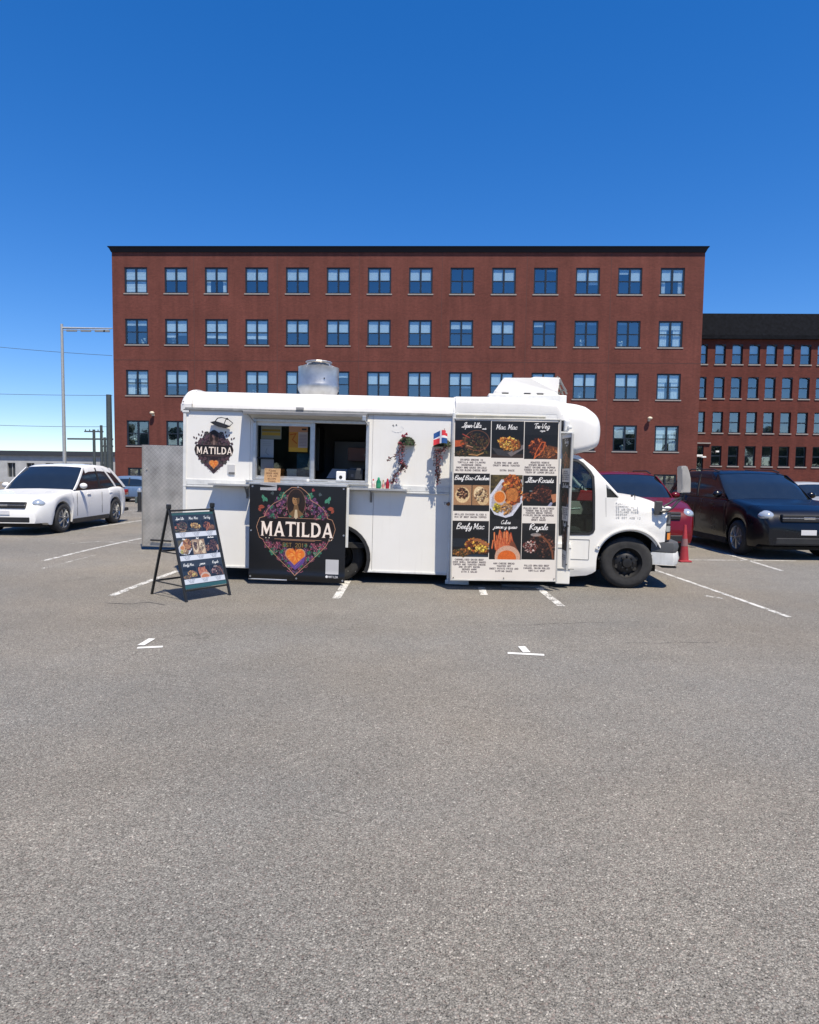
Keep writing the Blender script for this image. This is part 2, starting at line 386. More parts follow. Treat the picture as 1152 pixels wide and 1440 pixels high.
# running hand: joined letters, each a small curve, x advance
HAND = {'a': ([(3, 3), (2, 3.4), (.6, 2.4), (.6, .8), (1.6, .2), (2.8, 1.2), (3, 3), (3, .6), (3.8, .3)], 3.6), 'b': ([(0, .6), (1, 4), (1.6, 6), (.8, 6), (.7, .5), (2, .3), (2.6, 1.8), (1.4, 2.8)], 3.2),
        'c': ([(2.8, 2.8), (1.8, 3.3), (.7, 2.2), (.8, .7), (1.8, .2), (3, .8)], 3), 'd': ([(3, 3), (1.8, 3.3), (.6, 2.2), (.7, .6), (1.8, .2), (2.9, 1.6), (3.4, 6.2), (3, .6), (3.8, .4)], 3.6), 'e': ([(.4, 1.4), (2.4, 2.2), (2, 3.3), (.8, 2.6), (.7, .9), (1.7, .2), (3, .9)], 2.9),
        'f': ([(.3, .4), (1.6, 3), (2.6, 6), (1.8, 6.2), (1.2, 3), (.8, -2), (1.6, -2), (1.9, .4), (3, 1)], 2.8), 'g': ([(3, 3), (1.6, 3.3), (.6, 1.8), (1.4, .4), (2.8, 1.4), (3, 3), (2.6, -1.6), (1.4, -2.2), (1, -1.2), (3.6, .6)], 3.6),
        'h': ([(0, .5), (1.4, 5), (1.8, 6.2), (1, 6), (.8, .2), (1, 2), (2.2, 3.2), (2.7, 2), (2.7, .4), (3.5, .5)], 3.4), 'i': ([(0, .6), (.9, 3.1), (.8, .6), (1.6, .3)], 1.6), 'j': ([(.9, 3.1), (.8, -1.6), (0, -2.2), (-.4, -1.4), (1.6, .5)], 1.6),
        'k': ([(0, .5), (1.4, 5.6), (.8, 6), (.7, .2), (1, 1.8), (2.4, 3.2), (1.3, 1.8), (2.8, .3)], 2.8), 'l': ([(0, .5), (1.5, 4.6), (1.7, 6.2), (.9, 5.8), (.8, .7), (1.7, .3)], 1.7), 'm': ([(0, .4), (.4, 3), (.5, .3), (1.5, 3.2), (2, 2.4), (2, .3), (3, 3.2), (3.6, 2.4), (3.6, .4), (4.4, .5)], 4.2),
        'n': ([(0, .4), (.5, 3), (.6, .3), (1.8, 3.2), (2.5, 2.4), (2.5, .4), (3.3, .5)], 3.1), 'o': ([(1.8, 3.2), (.7, 2.4), (.7, .8), (1.7, .2), (2.6, 1.2), (2.4, 2.8), (1.8, 3.2), (3.3, 2.6)], 3.1), 'p': ([(0, .5), (.9, 3.2), (.5, -2.2), (.9, 2), (2, 3.2), (2.8, 2), (2, .3), (1, .6), (3.3, .5)], 3.1),
        'q': ([(2.8, 3), (1.4, 3.2), (.6, 1.6), (1.4, .3), (2.6, 1.4), (2.8, 3), (2.6, -2.2), (3.6, .4)], 3.4), 'r': ([(0, .4), (.7, 3.2), (1.2, 2.6), (2.2, 2.8), (1.8, .6), (2.7, .3)], 2.5), 's': ([(0, .4), (1.5, 3.4), (1.6, 2), (2, .8), (1, .1), (.3, .7), (2.8, .6)], 2.5),
        't': ([(.2, .6), (1.3, 5), (1, .8), (1.8, .3), (2.4, .8)], 2.2), 'u': ([(.3, 3), (.4, .8), (1.4, .2), (2.5, 1.4), (2.6, 3), (2.6, .6), (3.4, .4)], 3.2), 'v': ([(.2, 3), (1.2, .2), (2.4, 3.2), (3, 2.8)], 2.7), 'w': ([(.2, 3), (.8, .3), (1.9, 2.6), (2.4, .3), (3.6, 3.2), (4.2, 2.8)], 4), 'y': ([(.3, 3), (.5, 1), (1.5, .4), (2.7, 3), (2.4, -1.4), (1.2, -2.2), (.8, -1.2), (3.2, .7)], 3),
        'B': ([(.5, 6), (.2, 0), (.4, 5.8), (2.8, 6.4), (3.4, 5), (1, 3.2), (3.4, 2.6), (3.2, .6), (.2, .1)], 4), 'C': ([(3.6, 5.2), (2.6, 6.4), (.8, 4.6), (.6, 1.6), (2, 0), (4, 1)], 3.9), 'M': ([(-.4, 5), (.6, 6), (.4, 0), (.6, 5.8), (2, 1.6), (3.6, 6.2), (3.6, .6), (4.6, .4)], 4.6),
        'R': ([(.4, 6), (.3, 0), (-.2, 4.6), (1.6, 6.6), (3.4, 5.2), (1, 3), (3.6, .2), (4, .4)], 3.8), 'S': ([(-1.2, .4), (1.6, 2), (3.6, 6), (2.6, 6.6), (1.2, 5), (2.6, 2.4), (1.6, .1), (-.4, .6)], 3.4), 'T': ([(-.4, 5.4), (.8, 6.2), (4.2, 6.2), (2.2, 6.1), (2, 0)], 3.4), 'U': ([(0, 5.8), (.4, 6.4), (.6, 1), (1.8, 0), (3.2, 1.6), (3.6, 6.4), (3.5, .6), (4.2, .4)], 4.1),
        'V': ([(0, 6.2), (1.3, 0), (3.4, 6.6), (4, 6)], 3.4), '-': ([(.2, 2), (1.8, 2.3)], 2.2), '.': ([(.4, .2), (.6, .3)], 1.2), ' ': (None, 2.2)}
def script(cv, cx, base, txt, h, col=(235, 232, 228), w=3.0, slant=.28):
    k = h / 6.0; W = sum(HAND[c][1] for c in txt) * k; x = cx - W / 2
    for c in txt:
        p, adv = HAND[c]
        if p:
            q = smoothline([(a, b, 0) for a, b in p], 4)
            cv.line([(x + (a + slant * b) * k, base - b * k) for a, b, _ in q], w, col)
        x += adv * k
LET = {'M': (5.4, [[(0, 0), (.45, .35), (.5, 5.6), (0, 6), (1.5, 6), (2.75, 2.6), (4, 6), (5.4, 6), (4.95, 5.6), (4.95, .35), (5.4, 0), (3.7, 0), (4.05, .35), (4.05, 3.9), (2.8, .7), (2.4, .7), (1.15, 3.9), (1.15, .35), (1.6, 0)]]),
       'A': (4.9, [[(-.1, 0), (.35, .35), (2.1, 6.1), (2.9, 6.1), (4.6, .35), (5.1, 0), (3.2, 0), (3.6, .4), (3.3, 1.4), (1.5, 1.4), (1.2, .4), (1.6, 0)], [(1.75, 2.2), (3.05, 2.2), (2.4, 4.5)]]),
       'T': (4.3, [[(0, 6.1), (4.5, 6.1), (4.5, 4.7), (4.1, 5.2), (2.75, 5.2), (2.75, .35), (3.2, 0), (1.3, 0), (1.75, .35), (1.75, 5.2), (.4, 5.2), (0, 4.7)]]),
       'I': (1.9, [[(0, 0), (.4, .35), (.4, 5.65), (0, 6), (1.8, 6), (1.4, 5.65), (1.4, .35), (1.8, 0)]]),
       'L': (3.7, [[(0, 0), (.4, .35), (.4, 5.65), (0, 6), (1.9, 6), (1.4, 5.65), (1.4, .85), (3.1, .85), (3.6, 1.5), (3.6, 0)]]),
       'D': (4.7, [[(0, 0), (.4, .35), (.4, 5.65), (0, 6), (2.2, 6), (3.6, 5.5), (4.4, 4.2), (4.5, 3), (4.4, 1.8), (3.6, .5), (2.2, 0)], [(1.4, .9), (2.1, .9), (2.9, 1.3), (3.4, 2.2), (3.5, 3), (3.4, 3.8), (2.9, 4.7), (2.1, 5.1), (1.4, 5.1)]])}
def wordmark(cv, x0, base, x1, h, col, back, edge=None):
    W = sum(LET[c][0] + .35 for c in 'MATILDA'); kx = (x1 - x0) / W; ky = h / 6.0; x = x0
    for c in 'MATILDA':
        adv, lps = LET[c]
        for i, lp in enumerate(lps):
            P = [(x + a * kx, base - b * ky) for a, b in lp]
            if i == 0 and edge: cv.line([(a + 2, b + 2) for a, b in P + P[:1]], 4, edge)
            cv.poly(P, col if i == 0 else back)
        x += (adv + .35) * kx
def rose(cv, x, y, r, pal):
    for k in range(3):
        n = 6 - k
        for i in range(n):
            a = i * 2 * math.pi / n + k * .5; rr = r * (1 - k * .3)
            cv.ell(x + math.cos(a) * rr * .55, y + math.sin(a) * rr * .55, rr * .5, rr * .38, (18, 8, 16), 1, a)
            cv.ell(x + math.cos(a) * rr * .55, y + math.sin(a) * rr * .55, rr * .42, rr * .30, pal[(i + k) % len(pal)], 1, a)
    cv.ell(x, y, r * .18, r * .18, pal[0])
def leaf(cv, x, y, L, a, col):
    dx, dy = math.cos(a), math.sin(a); P = []
    for t in (0, .25, .5, .75, 1): P.append((x + dx * L * t - dy * L * .28 * math.sin(t * math.pi), y + dy * L * t + dx * L * .28 * math.sin(t * math.pi)))
    for t in (.75, .5, .25): P.append((x + dx * L * t + dy * L * .28 * math.sin(t * math.pi), y + dy * L * t - dx * L * .28 * math.sin(t * math.pi)))
    cv.poly(P, col); cv.line([(x, y), (x + dx * L, y + dy * L)], 1.4, (15, 20, 15))
def heart(cx, cy, r):
    P = []
    for i in range(40):
        t = 2 * math.pi * i / 40; P.append((cx + r * math.sin(t) ** 3, cy - r * (.81 * math.cos(t) - .31 * math.cos(2 * t) - .12 * math.cos(3 * t) - .06 * math.cos(4 * t))))
    return P
def emblem(cv, ox, oy, k, mono=False):
    """crest drawn in the units of a 1000 x 940 sheet, scaled by k from ox, oy"""
    S = lambda P: [(ox + x * k, oy + y * k) for x, y in P]
    pur = [(124, 74, 112), (88, 54, 92), (140, 82, 104), (60, 36, 62)]; grn = [(48, 108, 84), (34, 78, 62), (66, 130, 100)]; pink = [(158, 84, 100), (120, 58, 76)]
    gold = (182, 136, 104)
    if mono:
        pur = [(74, 52, 68), (60, 42, 56), (90, 66, 76)]; grn = [(70, 72, 66), (58, 56, 54)]; pink = [(92, 64, 70), (78, 54, 60)]; gold = (120, 96, 86)
    half = [(490, 20 if not mono else 45), (440, 22 if not mono else 52), (385, 60 if not mono else 90), (345, 100), (330, 150), (250, 190), (190, 240), (150, 300), (150, 330), (95, 345), (75, 390), (60, 440), (75, 490), (95, 550), (135, 570)]
    low = [(135, 575), (160, 620), (230, 690), (310, 770), (400, 850), (490, 935)]
    mir = lambda P: [(980 - x, y) for x, y in reversed(P)]
    body = half + low + mir(low)[1:] + mir(half)
    cv.poly(S(body), (30, 18, 22) if mono else (20, 10, 14))
    for t, n in ((0, 1),):
        cv.line(S(half + low), 5 * k if not mono else 3 * k, gold); cv.line(S(mir(half + low)), 5 * k if not mono else 3 * k, gold)
    fl = [(215, 262, 62, pur), (310, 175, 62, pur), (340, 105, 40, grn), (160, 300, 34, pink), (385, 150, 36, pur), (265, 330, 34, pink), (400, 230, 30, pink)]
    lo2 = [(250, 690, 50, grn), (345, 735, 55, pur), (300, 625, 40, pink), (210, 620, 36, pink), (400, 800, 38, pur), (380, 670, 30, pur), (440, 850, 30, pink), (180, 590, 24, pink)]
    fl += [(230, 318, 26, grn), (302, 268, 36, pur), (372, 300, 26, pink), (400, 120, 24, pink), (195, 330, 22, pur), (428, 318, 20, grn), (345, 232, 22, pink)]
    lo2 += [(165, 640, 20, pink), (270, 655, 30, pink), (340, 692, 24, grn), (300, 760, 22, pink), (470, 900, 20, pur), (385, 745, 26, pink), (375, 620, 20, grn), (425, 835, 20, grn)]
    for x, y, r, pal in fl + lo2:
        for X in (x, 980 - x):
            rose(cv, ox + X * k, oy + y * k, r * k, pal)
            for j in range(3): leaf(cv, ox + X * k, oy + y * k, r * .95 * k, rng.rand() * 6.28, grn[j % len(grn)] if j == 0 or pal is grn else pur[-1])
    cv.line(S(half + low), 5 * k if not mono else 3 * k, gold); cv.line(S(mir(half + low)), 5 * k if not mono else 3 * k, gold)
    for _ in range(110):
        x = rng.uniform(150, 480); y = rng.uniform(120, 860)
        if 335 < y < 590 or abs(y - 400) > 540 - abs(x - 490) * 1.0 and y > 600 and x < (y - 560) * 1.25 + 130: continue
        if x < 490 - (y - 60) * 1.7 and y < 330: continue
        for X in (x, 980 - x): cv.ell(ox + X * k, oy + y * k, 3.4 * k, 3.4 * k, (170, 140, 140) if not mono else (120, 104, 100))
    for sx_ in (0, 1):
        for x, y, a in ((170, 590, .9), (230, 640, .7), (285, 690, .8), (330, 770, .6), (390, 830, .5), (440, 880, .3), (250, 600, .2), (350, 650, .5), (420, 770, 1.2)):
            P_ = [(x + 34 * t * math.cos(a + 2.6 * t), y + 34 * t * math.sin(a + 2.6 * t)) for t in [q_ / 8 for q_ in range(9)]]
            if sx_: P_ = [(980 - u, v) for u, v in P_]
            cv.line(S(P_), 4 * k, pink[0]); cv.ell(ox + P_[-1][0] * k, oy + P_[-1][1] * k, 6 * k, 6 * k, pink[1])
    cv.ell(ox + 490 * k, oy + 185 * k, 100 * k, 150 * k, (34, 20, 14)); cv.ell(ox + 490 * k, oy + 185 * k, 100 * k, 150 * k, gold, .6, ring=4 * k)
    skin = (150, 112, 72) if not mono else (110, 84, 78)
    cv.ell(ox + 490 * k, oy + 150 * k, 58 * k, 70 * k, (24, 14, 12))
    cv.poly(S([(470, 200), (510, 200), (520, 250), (575, 300), (490, 335), (410, 300), (462, 250)]), tuple(int(c * .75) for c in skin))
    cv.poly(S([(478, 250), (502, 250), (510, 330), (490, 350), (470, 330)]), (190, 170, 140) if not mono else (120, 100, 92))
    cv.ell(ox + 484 * k, oy + 152 * k, 36 * k, 52 * k, skin); cv.ell(ox + 510 * k, oy + 150 * k, 16 * k, 46 * k, tuple(int(c * .6) for c in skin))
    for ex in (470, 496): cv.ell(ox + ex * k, oy + 145 * k, 7 * k, 3.5 * k, (30, 16, 12))
    cv.line(S([(483, 150), (479, 170), (486, 172)]), 3 * k, (90, 60, 40)); cv.line(S([(472, 186), (494, 186)]), 4 * k, (96, 44, 34))
    cv.ell(ox + 492 * k, oy + 104 * k, 48 * k, 26 * k, (26, 16, 14))
    band = [(110, 365), (250, 350), (730, 350), (870, 365), (905, 420), (905, 490), (870, 545), (110, 545), (75, 490), (75, 420)]
    cv.poly(S(band), (16, 9, 8))
    for y, a, b in ((338, 290, 470), (338, 510, 760), (560, 260, 770), (570, 330, 700)): cv.line(S([(a, y), (b, y)]), 4 * k, gold)
    wordmark(cv, ox + 105 * k, oy + 530 * k, ox + 905 * k, 150 * k if not mono else 145 * k, (232, 218, 205), (16, 9, 8), (92, 66, 52) if not mono else None)
    for X in (165, 200, 855, 880): cv.ell(ox + X * k, oy + 552 * k, 5 * k, 5 * k, (230, 220, 200))
    if not mono: caption(cv, ox + 490 * k, oy + 600 * k, 'EST 2017', 38 * k, (132, 106, 58), w=6 * k, adv=34 * k)
    cv.poly(heart(ox + 490 * k, oy + 735 * k, 112 * k), gold); cv.poly(heart(ox + 490 * k, oy + 735 * k, 102 * k), (205, 112, 40) if not mono else (190, 118, 60))
    for _ in range(60):
        a = rng.rand() * 6.28; r = 80 * k * math.sqrt(rng.rand()); x, y = r * math.cos(a), r * .8 * math.sin(a)
        cv.ell(ox + 490 * k + x, oy + 720 * k + y, 16 * k, 8 * k, [(226, 140, 52), (214, 96, 34), (236, 164, 84), (196, 84, 36)][rng.randint(4)], .6, a)
    if not mono:
        cv.poly(S([(560, 760), (600, 730), (585, 800), (490, 880), (400, 800), (440, 790), (480, 830)]), (88, 62, 128)); cv.line(S([(560, 770), (490, 850)]), 5 * k, (130, 96, 150))
def plate_photo(cv, b, kind):
    x0, y0, x1, y1 = b; w, h = x1 - x0, y1 - y0; cv.rect(x0, y0, x1, y1, (24, 23, 24)); cl = b
    q = lambda u, v: (x0 + w * u, y0 + h * v)
    if kind == 'wrap':
        cv.poly([q(0, .42), q(.36, .4), q(.36, .6), q(0, .66)], (190, 84, 34)); cv.rect(*q(0, .8), *q(1, 1), (52, 44, 26))
        cv.food(*q(.55, .5), w * .40, h * .34, [(70, 66, 30), (96, 70, 34), (60, 40, 26), (120, 96, 60), (110, 50, 30)], 230, 9, clip=cl)
        cv.food(*q(.45, .86), w * .5, h * .12, [(84, 80, 34), (130, 90, 50), (60, 56, 24)], 130, 8, clip=cl); cv.ell(*q(.62, .42), w * .34, h * .36, (150, 92, 60), .8, ring=5)
        cv.line([q(.22, .2), q(.4, .32)], 8, (176, 70, 50)); cv.line([q(.4, .92), q(.62, .95), q(.8, .86)], 7, (190, 140, 84)); cv.line([q(.34, .6), q(.5, .66)], 5, (214, 150, 120))
    elif kind == 'mac':
        cv.rect(*q(0, .86), *q(1, 1), (60, 44, 36)); cv.poly([q(0, .62), q(.5, .74), q(.95, .5), q(1, .56), q(.6, .96), q(.2, .9)], (66, 64, 66)); cv.poly([q(.5, .82), q(1, .5), q(1, .66), q(.62, .95)], (120, 110, 108))
        cv.food(*q(.55, .48), w * .35, h * .22, [(226, 166, 60), (240, 190, 90), (206, 130, 40), (196, 110, 40)], 240, 11, .2, 1.7, cl); cv.line([q(.42, .32), q(.66, .4), q(.74, .54)], 7, (140, 62, 24))
    elif kind == 'wrap2':
        cv.poly([q(.55, .62), q(.72, .42), q(1, .5), q(1, .98), q(.4, .96)], (110, 62, 30)); cv.food(*q(.4, .52), w * .26, h * .34, [(150, 66, 26), (196, 96, 40), (110, 44, 20), (84, 30, 18)], 200, 9, -.6, 2.4, cl)
        cv.food(*q(.75, .72), w * .25, h * .2, [(150, 84, 36), (120, 60, 26), (176, 104, 50)], 130, 9, 0, 2.2, cl)
        cv.line([q(.3, .98), q(.36, .7), q(.52, .3), q(.62, .3), q(.56, .62), q(.3, .98)], 8, (206, 96, 40))
    elif kind == 'pair':
        cv.rect(*q(0, .02), *q(.5, .98), (176, 132, 92)); cv.rect(*q(.52, .02), *q(1, .98), (170, 126, 84))
        cv.ell(*q(.25, .5), w * .2, h * .38, (222, 190, 140)); cv.food(*q(.24, .42), w * .15, h * .26, [(70, 34, 22), (120, 70, 44), (170, 120, 84), (60, 26, 20)], 90, 8, 0, 1.4, cl)
        cv.ell(*q(.72, .4), w * .16, h * .32, (228, 200, 154)); cv.ell(*q(.82, .72), w * .16, h * .26, (214, 180, 130)); cv.food(*q(.76, .5), w * .16, h * .32, [(232, 206, 160), (200, 160, 110), (110, 70, 50), (214, 184, 136)], 90, 8, .8, 1.4, cl)
    elif kind == 'tray':
        cv.rect(x0, y0, x1, y0 + h * .5, (84, 70, 34)); cv.noise(x0, y0, x1, y1, .25, 16)
        cv.poly([q(0, .45), q(.34, .1), q(.98, .1), q(1, .62), q(.72, .92), q(.5, .97), q(.15, .9), q(0, .75)], (206, 206, 216)); cv.poly([q(.06, .5), q(.38, .16), q(.95, .12), q(.94, .6), q(.66, .86), q(.2, .84), q(.04, .72)], (176, 170, 178))
        cv.ell(*q(.68, .34), w * .3, h * .35, (176, 84, 26)); cv.food(*q(.68, .32), w * .3, h * .34, [(206, 120, 44), (186, 90, 30), (220, 142, 60), (160, 70, 24)], 170, 14, 0, 1.5, cl); cv.ell(*q(.68, .44), w * .2, h * .15, (200, 122, 52), .8)
        cv.ell(*q(.3, .5), w * .19, h * .15, (216, 176, 140)); cv.ell(*q(.3, .5), w * .16, h * .125, (224, 122, 34))
        cv.food(*q(.22, .74), w * .13, h * .1, [(214, 190, 50), (190, 160, 40), (170, 160, 60)], 40, 10, 0, 1.5, cl); cv.food(*q(.5, .76), w * .18, h * .12, [(216, 160, 96), (190, 130, 70)], 60, 10, 0, 1.5, cl)
    elif kind == 'beef':
        cv.food(*q(.58, .48), w * .34, h * .36, [(76, 34, 24), (110, 52, 34), (50, 24, 20), (140, 80, 56), (92, 44, 30)], 240, 9, .3, 1.5, cl)
        cv.food(*q(.12, .62), w * .14, h * .2, [(176, 96, 50), (140, 70, 40)], 40, 9, 0, 1.5, cl); cv.poly([q(.84, .5), q(1, .45), q(1, .8), q(.9, .86)], (190, 124, 84)); cv.ell(*q(.24, .35), w * .05, h * .03, (120, 130, 130))
        cv.poly([q(.74, 1), q(.84, .82), q(.9, .86), q(.86, 1)], (150, 150, 176))
    elif kind == 'beefmac':
        cv.rect(*q(0, .3), *q(1, .62), (32, 40, 50)); cv.food(*q(.7, .58), w * .34, h * .26, [(196, 120, 44), (150, 74, 28), (226, 164, 60), (110, 50, 24)], 190, 12, .3, 1.4, cl)
        cv.food(*q(.82, .68), w * .16, h * .12, [(240, 196, 80), (226, 170, 50)], 50, 11, 0, 1.4, cl); cv.food(*q(.26, .84), w * .26, h * .15, [(150, 100, 40), (110, 70, 30), (90, 84, 40), (176, 110, 50)], 110, 9, 0, 1.6, cl); cv.poly([q(.5, .34), q(.7, .28), q(1, .5), q(1, .62), q(.7, .4)], (170, 104, 60)); cv.ell(*q(.7, .95), w * .3, h * .05, (40, 60, 84), .8)
    elif kind == 'fries':
        cv.poly([q(.6, .1), q(.82, .5), q(.98, .86), q(.9, 1), q(.4, 1), q(.3, .1)], (130, 70, 44))
        for i in range(34):
            u = .12 + .6 * rng.rand(); v = rng.rand() * .5; c = [(206, 92, 40), (222, 116, 56), (184, 70, 30), (196, 84, 44)][rng.randint(4)]; a = (rng.rand() - .5) * .12
            cv.line([q(u, v + .04), q(u + a, v + .3)], 11, c); cv.line([q(u - .01, v + .05), q(u + a - .01, v + .28)], 2.5, (236, 160, 104))
        cv.ell(*q(.58, .92), w * .4, h * .38, (206, 162, 136)); cv.ell(*q(.56, .96), w * .29, h * .26, (222, 104, 26))
    elif kind == 'royale':
        cv.food(*q(.6, .5), w * .4, h * .42, [(60, 34, 26), (110, 60, 40), (84, 44, 36), (40, 26, 24), (130, 84, 64)], 260, 9, .5, 1.5, cl); cv.line([q(.4, .14), q(.62, .2), q(.82, .42), q(.93, .75), q(.95, .95)], 14, (130, 74, 44))
        cv.food(*q(.25, .55), w * .2, h * .2, [(190, 150, 140), (214, 186, 176), (130, 60, 50), (96, 40, 36)], 120, 9, 0, 1.4, cl); cv.ell(*q(.42, .14), w * .16, h * .06, (170, 160, 156), .8)
    cv.blur(x0, y0, x1, y1, 2); cv.noise(x0, y0, x1, y1, .08, 4)
    X0, Y0, X1, Y1 = int(x0), int(y0), int(x1), int(y1); cv.a[Y0:Y1, X0:X1] = np.clip(cv.a[Y0:Y1, X0:X1] ** 1.12 * .97, 0, 1); q_ = cv.a[Y0:Y1, X0:X1]; cv.a[Y0:Y1, X0:X1] = q_ * .86 + q_.mean(2, keepdims=True) * .14
def lines(cv, cx, y, rows, h=11, gap=19, col=(62, 54, 58), **k):
    for i, r in enumerate(rows): caption(cv, cx, y + i * gap, r, h, col, w=2.4, adv=9.4)
def menu_art():
    cv = Canvas(740, 1172, (217, 210, 200)); X = lambda x: x - 95; Y = lambda y: y - 148
    def ph(x0, y0, x1, y1, kind): plate_photo(cv, (X(x0), Y(y0), X(x1), Y(y1)), kind)
    dk = (26, 25, 26)
    for b in ((101, 155, 353, 418), (358, 158, 585, 424), (590, 160, 826, 430), (98, 540, 352, 816), (357, 548, 584, 1170), (588, 550, 824, 772), (95, 888, 352, 1154), (588, 900, 824, 1168)): cv.rect(X(b[0]), Y(b[1]), X(b[2]), Y(b[3]), dk)
    ph(101, 215, 353, 418, 'wrap'); ph(358, 225, 585, 424, 'mac'); ph(590, 255, 826, 430, 'wrap2'); ph(98, 622, 352, 775, 'pair'); ph(357, 548, 584, 872, 'tray'); ph(588, 605, 824, 772, 'beef')
    ph(95, 960, 352, 1154, 'beefmac'); ph(357, 946, 584, 1170, 'fries'); ph(588, 955, 824, 1168, 'royale')
    P_ = (217, 210, 200)
    for r_ in ((357, 1170, 590, 1320), (826, 148, 840, 1320), (353, 418, 357, 548), (585, 424, 588, 550)): cv.rect(X(r_[0]), Y(r_[1]), X(r_[2]), Y(r_[3]), P_)
    script(cv, X(218), Y(208), 'Spin-Ula', 34, w=4); script(cv, X(462), Y(217), 'Mac. Mac', 34, w=4); script(cv, X(708), Y(208), 'Tri-Veg', 34, w=4); script(cv, X(715), Y(230), 'vegan', 14, w=2); script(cv, X(305), Y(220), 'verde', 12, w=2)
    script(cv, X(225), Y(588), 'Beef Bac-Chicken', 30, w=4, slant=.3); script(cv, X(705), Y(602), 'Slow Roasts', 36, w=4.2); script(cv, X(220), Y(948), 'Beefy Mac', 40, w=4.4); script(cv, X(470), Y(908), 'Cubes', 26, w=3); script(cv, X(468), Y(942), 'jamon y queso', 26, w=3.2); script(cv, X(704), Y(948), 'Royale', 42, w=4.6)
    lines(cv, X(222), Y(436), ['CRISPED GREENS IN', 'TORTILLA AND CILANTRO', 'HOUSEMADE CREMA', 'SMOKY BBQ SAUCE DRIZZLE', 'MELTED BLEND CHEESE BEEF'])
    lines(cv, X(468), Y(455), ['ELBOW MAC AND JACK', 'CRUSTY BREAD TOASTED'], ); lines(cv, X(475), Y(510), ['EXTRA SAUCE'])
    lines(cv, X(705), Y(450), ['ROASTED VEGGIE', 'STEWED BEANS RICE', 'SWEET ONIONS AND PEPPER', 'TOSSED WITH GREENS AND A', 'TOUCH OF LEMON DRIZZLE'], gap=18)
    lines(cv, X(222), Y(836), ['GRILLED CHICKEN SLICED A', 'MIX OF BEEF BACON TOPPED']); lines(cv, X(705), Y(785), ['PULLED BEEF SLOW COOKED', 'TENDER AND SLICED ON', 'TOASTED BREAD TOPPED', 'PICKLED ONION HOUSEMADE', 'CRISP SLAW', 'SMOKY SAUCE'], gap=17)
    lines(cv, X(220), Y(1170), ['CARAMELISED ONION BEEF', 'OVER SHELL MACARONI BAKED', 'TOPPED AND TOASTED CHEESE', 'AND CRISPY BACON', 'SERVED WARM', 'WITH A SALAD'], gap=18)
    lines(cv, X(466), Y(1195), ['HAM CHEESE BREAD', 'TOASTED HOT', 'SWEET POTATO FRIES AND', 'DIPPING SAUCE'], gap=19); lines(cv, X(700), Y(1208), ['PULLED BRAISED BEEF', 'CARAMEL ONION ROLLED', 'TORTILLA WRAP'], gap=19)
    return cv.image('menu_print')
def sandwich_art():
    cv = Canvas(520, 800, (40, 44, 46)); pal = [('wrap', 'mac', 'wrap2'), ('tray', 'pair', 'beef'), ('beefmac', 'fries', 'royale')]
    ttl = [('Spin-Ula', 'Mac. Mac', 'Tri-Veg'), ('Cubes', 'Beef', 'Slow Roasts'), ('Beefy Mac', 'jamon', 'Royale')]
    cv.rect(0, 0, 520, 26, (30, 70, 60))
    for r in range(3):
        y = 26 + r * 245
        for c in range(3):
            x = 8 + c * 168
            cv.rect(x, y, x + 166, y + 184, (34, 36, 40)); plate_photo(cv, (x + 4, y + 66 if r != 1 else y + 20, x + 162, y + 184), pal[r][c]); cv.rect(x, y + 186, x + 168, y + 238, (196, 200, 212))
            script(cv, x + 82, y + 50 if r != 1 else y + 18, ttl[r][c], 26 if r != 1 else 14, w=3)
            for k in range(3): caption(cv, x + 84, y + 192 + k * 14, ['SLICED BREAD', 'AND SAUCE', 'TOASTED'][k], 8, (90, 92, 104), w=1.6, adv=7.4)
    cv.rect(0, 762, 520, 800, (28, 74, 70)); cv.a = np.clip(cv.a * .62 + cv.a.mean(2, keepdims=True) * .20 + np.array([.065, .08, .09]), 0, 1); return cv.image('sandwich_print')
def banner_art():
    cv = Canvas(1000, 945, (11, 12, 17)); emblem(cv, 18, 0, .95)
    for s in (0, 1):
        f = (lambda x: x) if not s else (lambda x: 966 - x)
        for x, y, L, a, c in ((150, 120, 60, .9, (66, 130, 104)), (150, 150, 56, -1.9, (66, 130, 104)), (240, 60, 44, 1.6, (70, 80, 84)), (90, 215, 70, .1, (150, 70, 50)), (310, 20, 40, 1.5, (150, 60, 66))):
            leaf(cv, f(x), y, L, a if not s else math.pi - a, c); leaf(cv, f(x) , y + 12, L * .7, (a + .8) if not s else math.pi - a - .8, c)
    cv.rect(800, 715, 935, 860, (178, 178, 180)); cv.ell(815, 885, 13, 13, (214, 214, 216)); caption(cv, 835, 876, 'MATILDA', 18, (205, 205, 208), w=3.5, align='l', adv=14)
    return cv.image('banner_print')
def crest_art():
    cv = Canvas(700, 700, (30, 18, 22), alpha=True); emblem(cv, 10, 16, .7, mono=True)
    for s in (0, 1):
        f = (lambda x: x) if not s else (lambda x: 706 - x)
        for x, y, a in ((60, 170, -2.3), (75, 185, -1.2), (130, 130, -2.1), (150, 140, -1.1), (185, 90, -2.0), (205, 100, -1.0), (100, 226, 3.2), (95, 236, 3.0)): leaf(cv, f(x), y, 42, a if not s else math.pi - a, (70, 50, 54))
    return cv.image('crest_print')
def paper_art(name, w, h, bgc, fn):
    cv = Canvas(w, h, bgc); fn(cv); return cv.image(name)

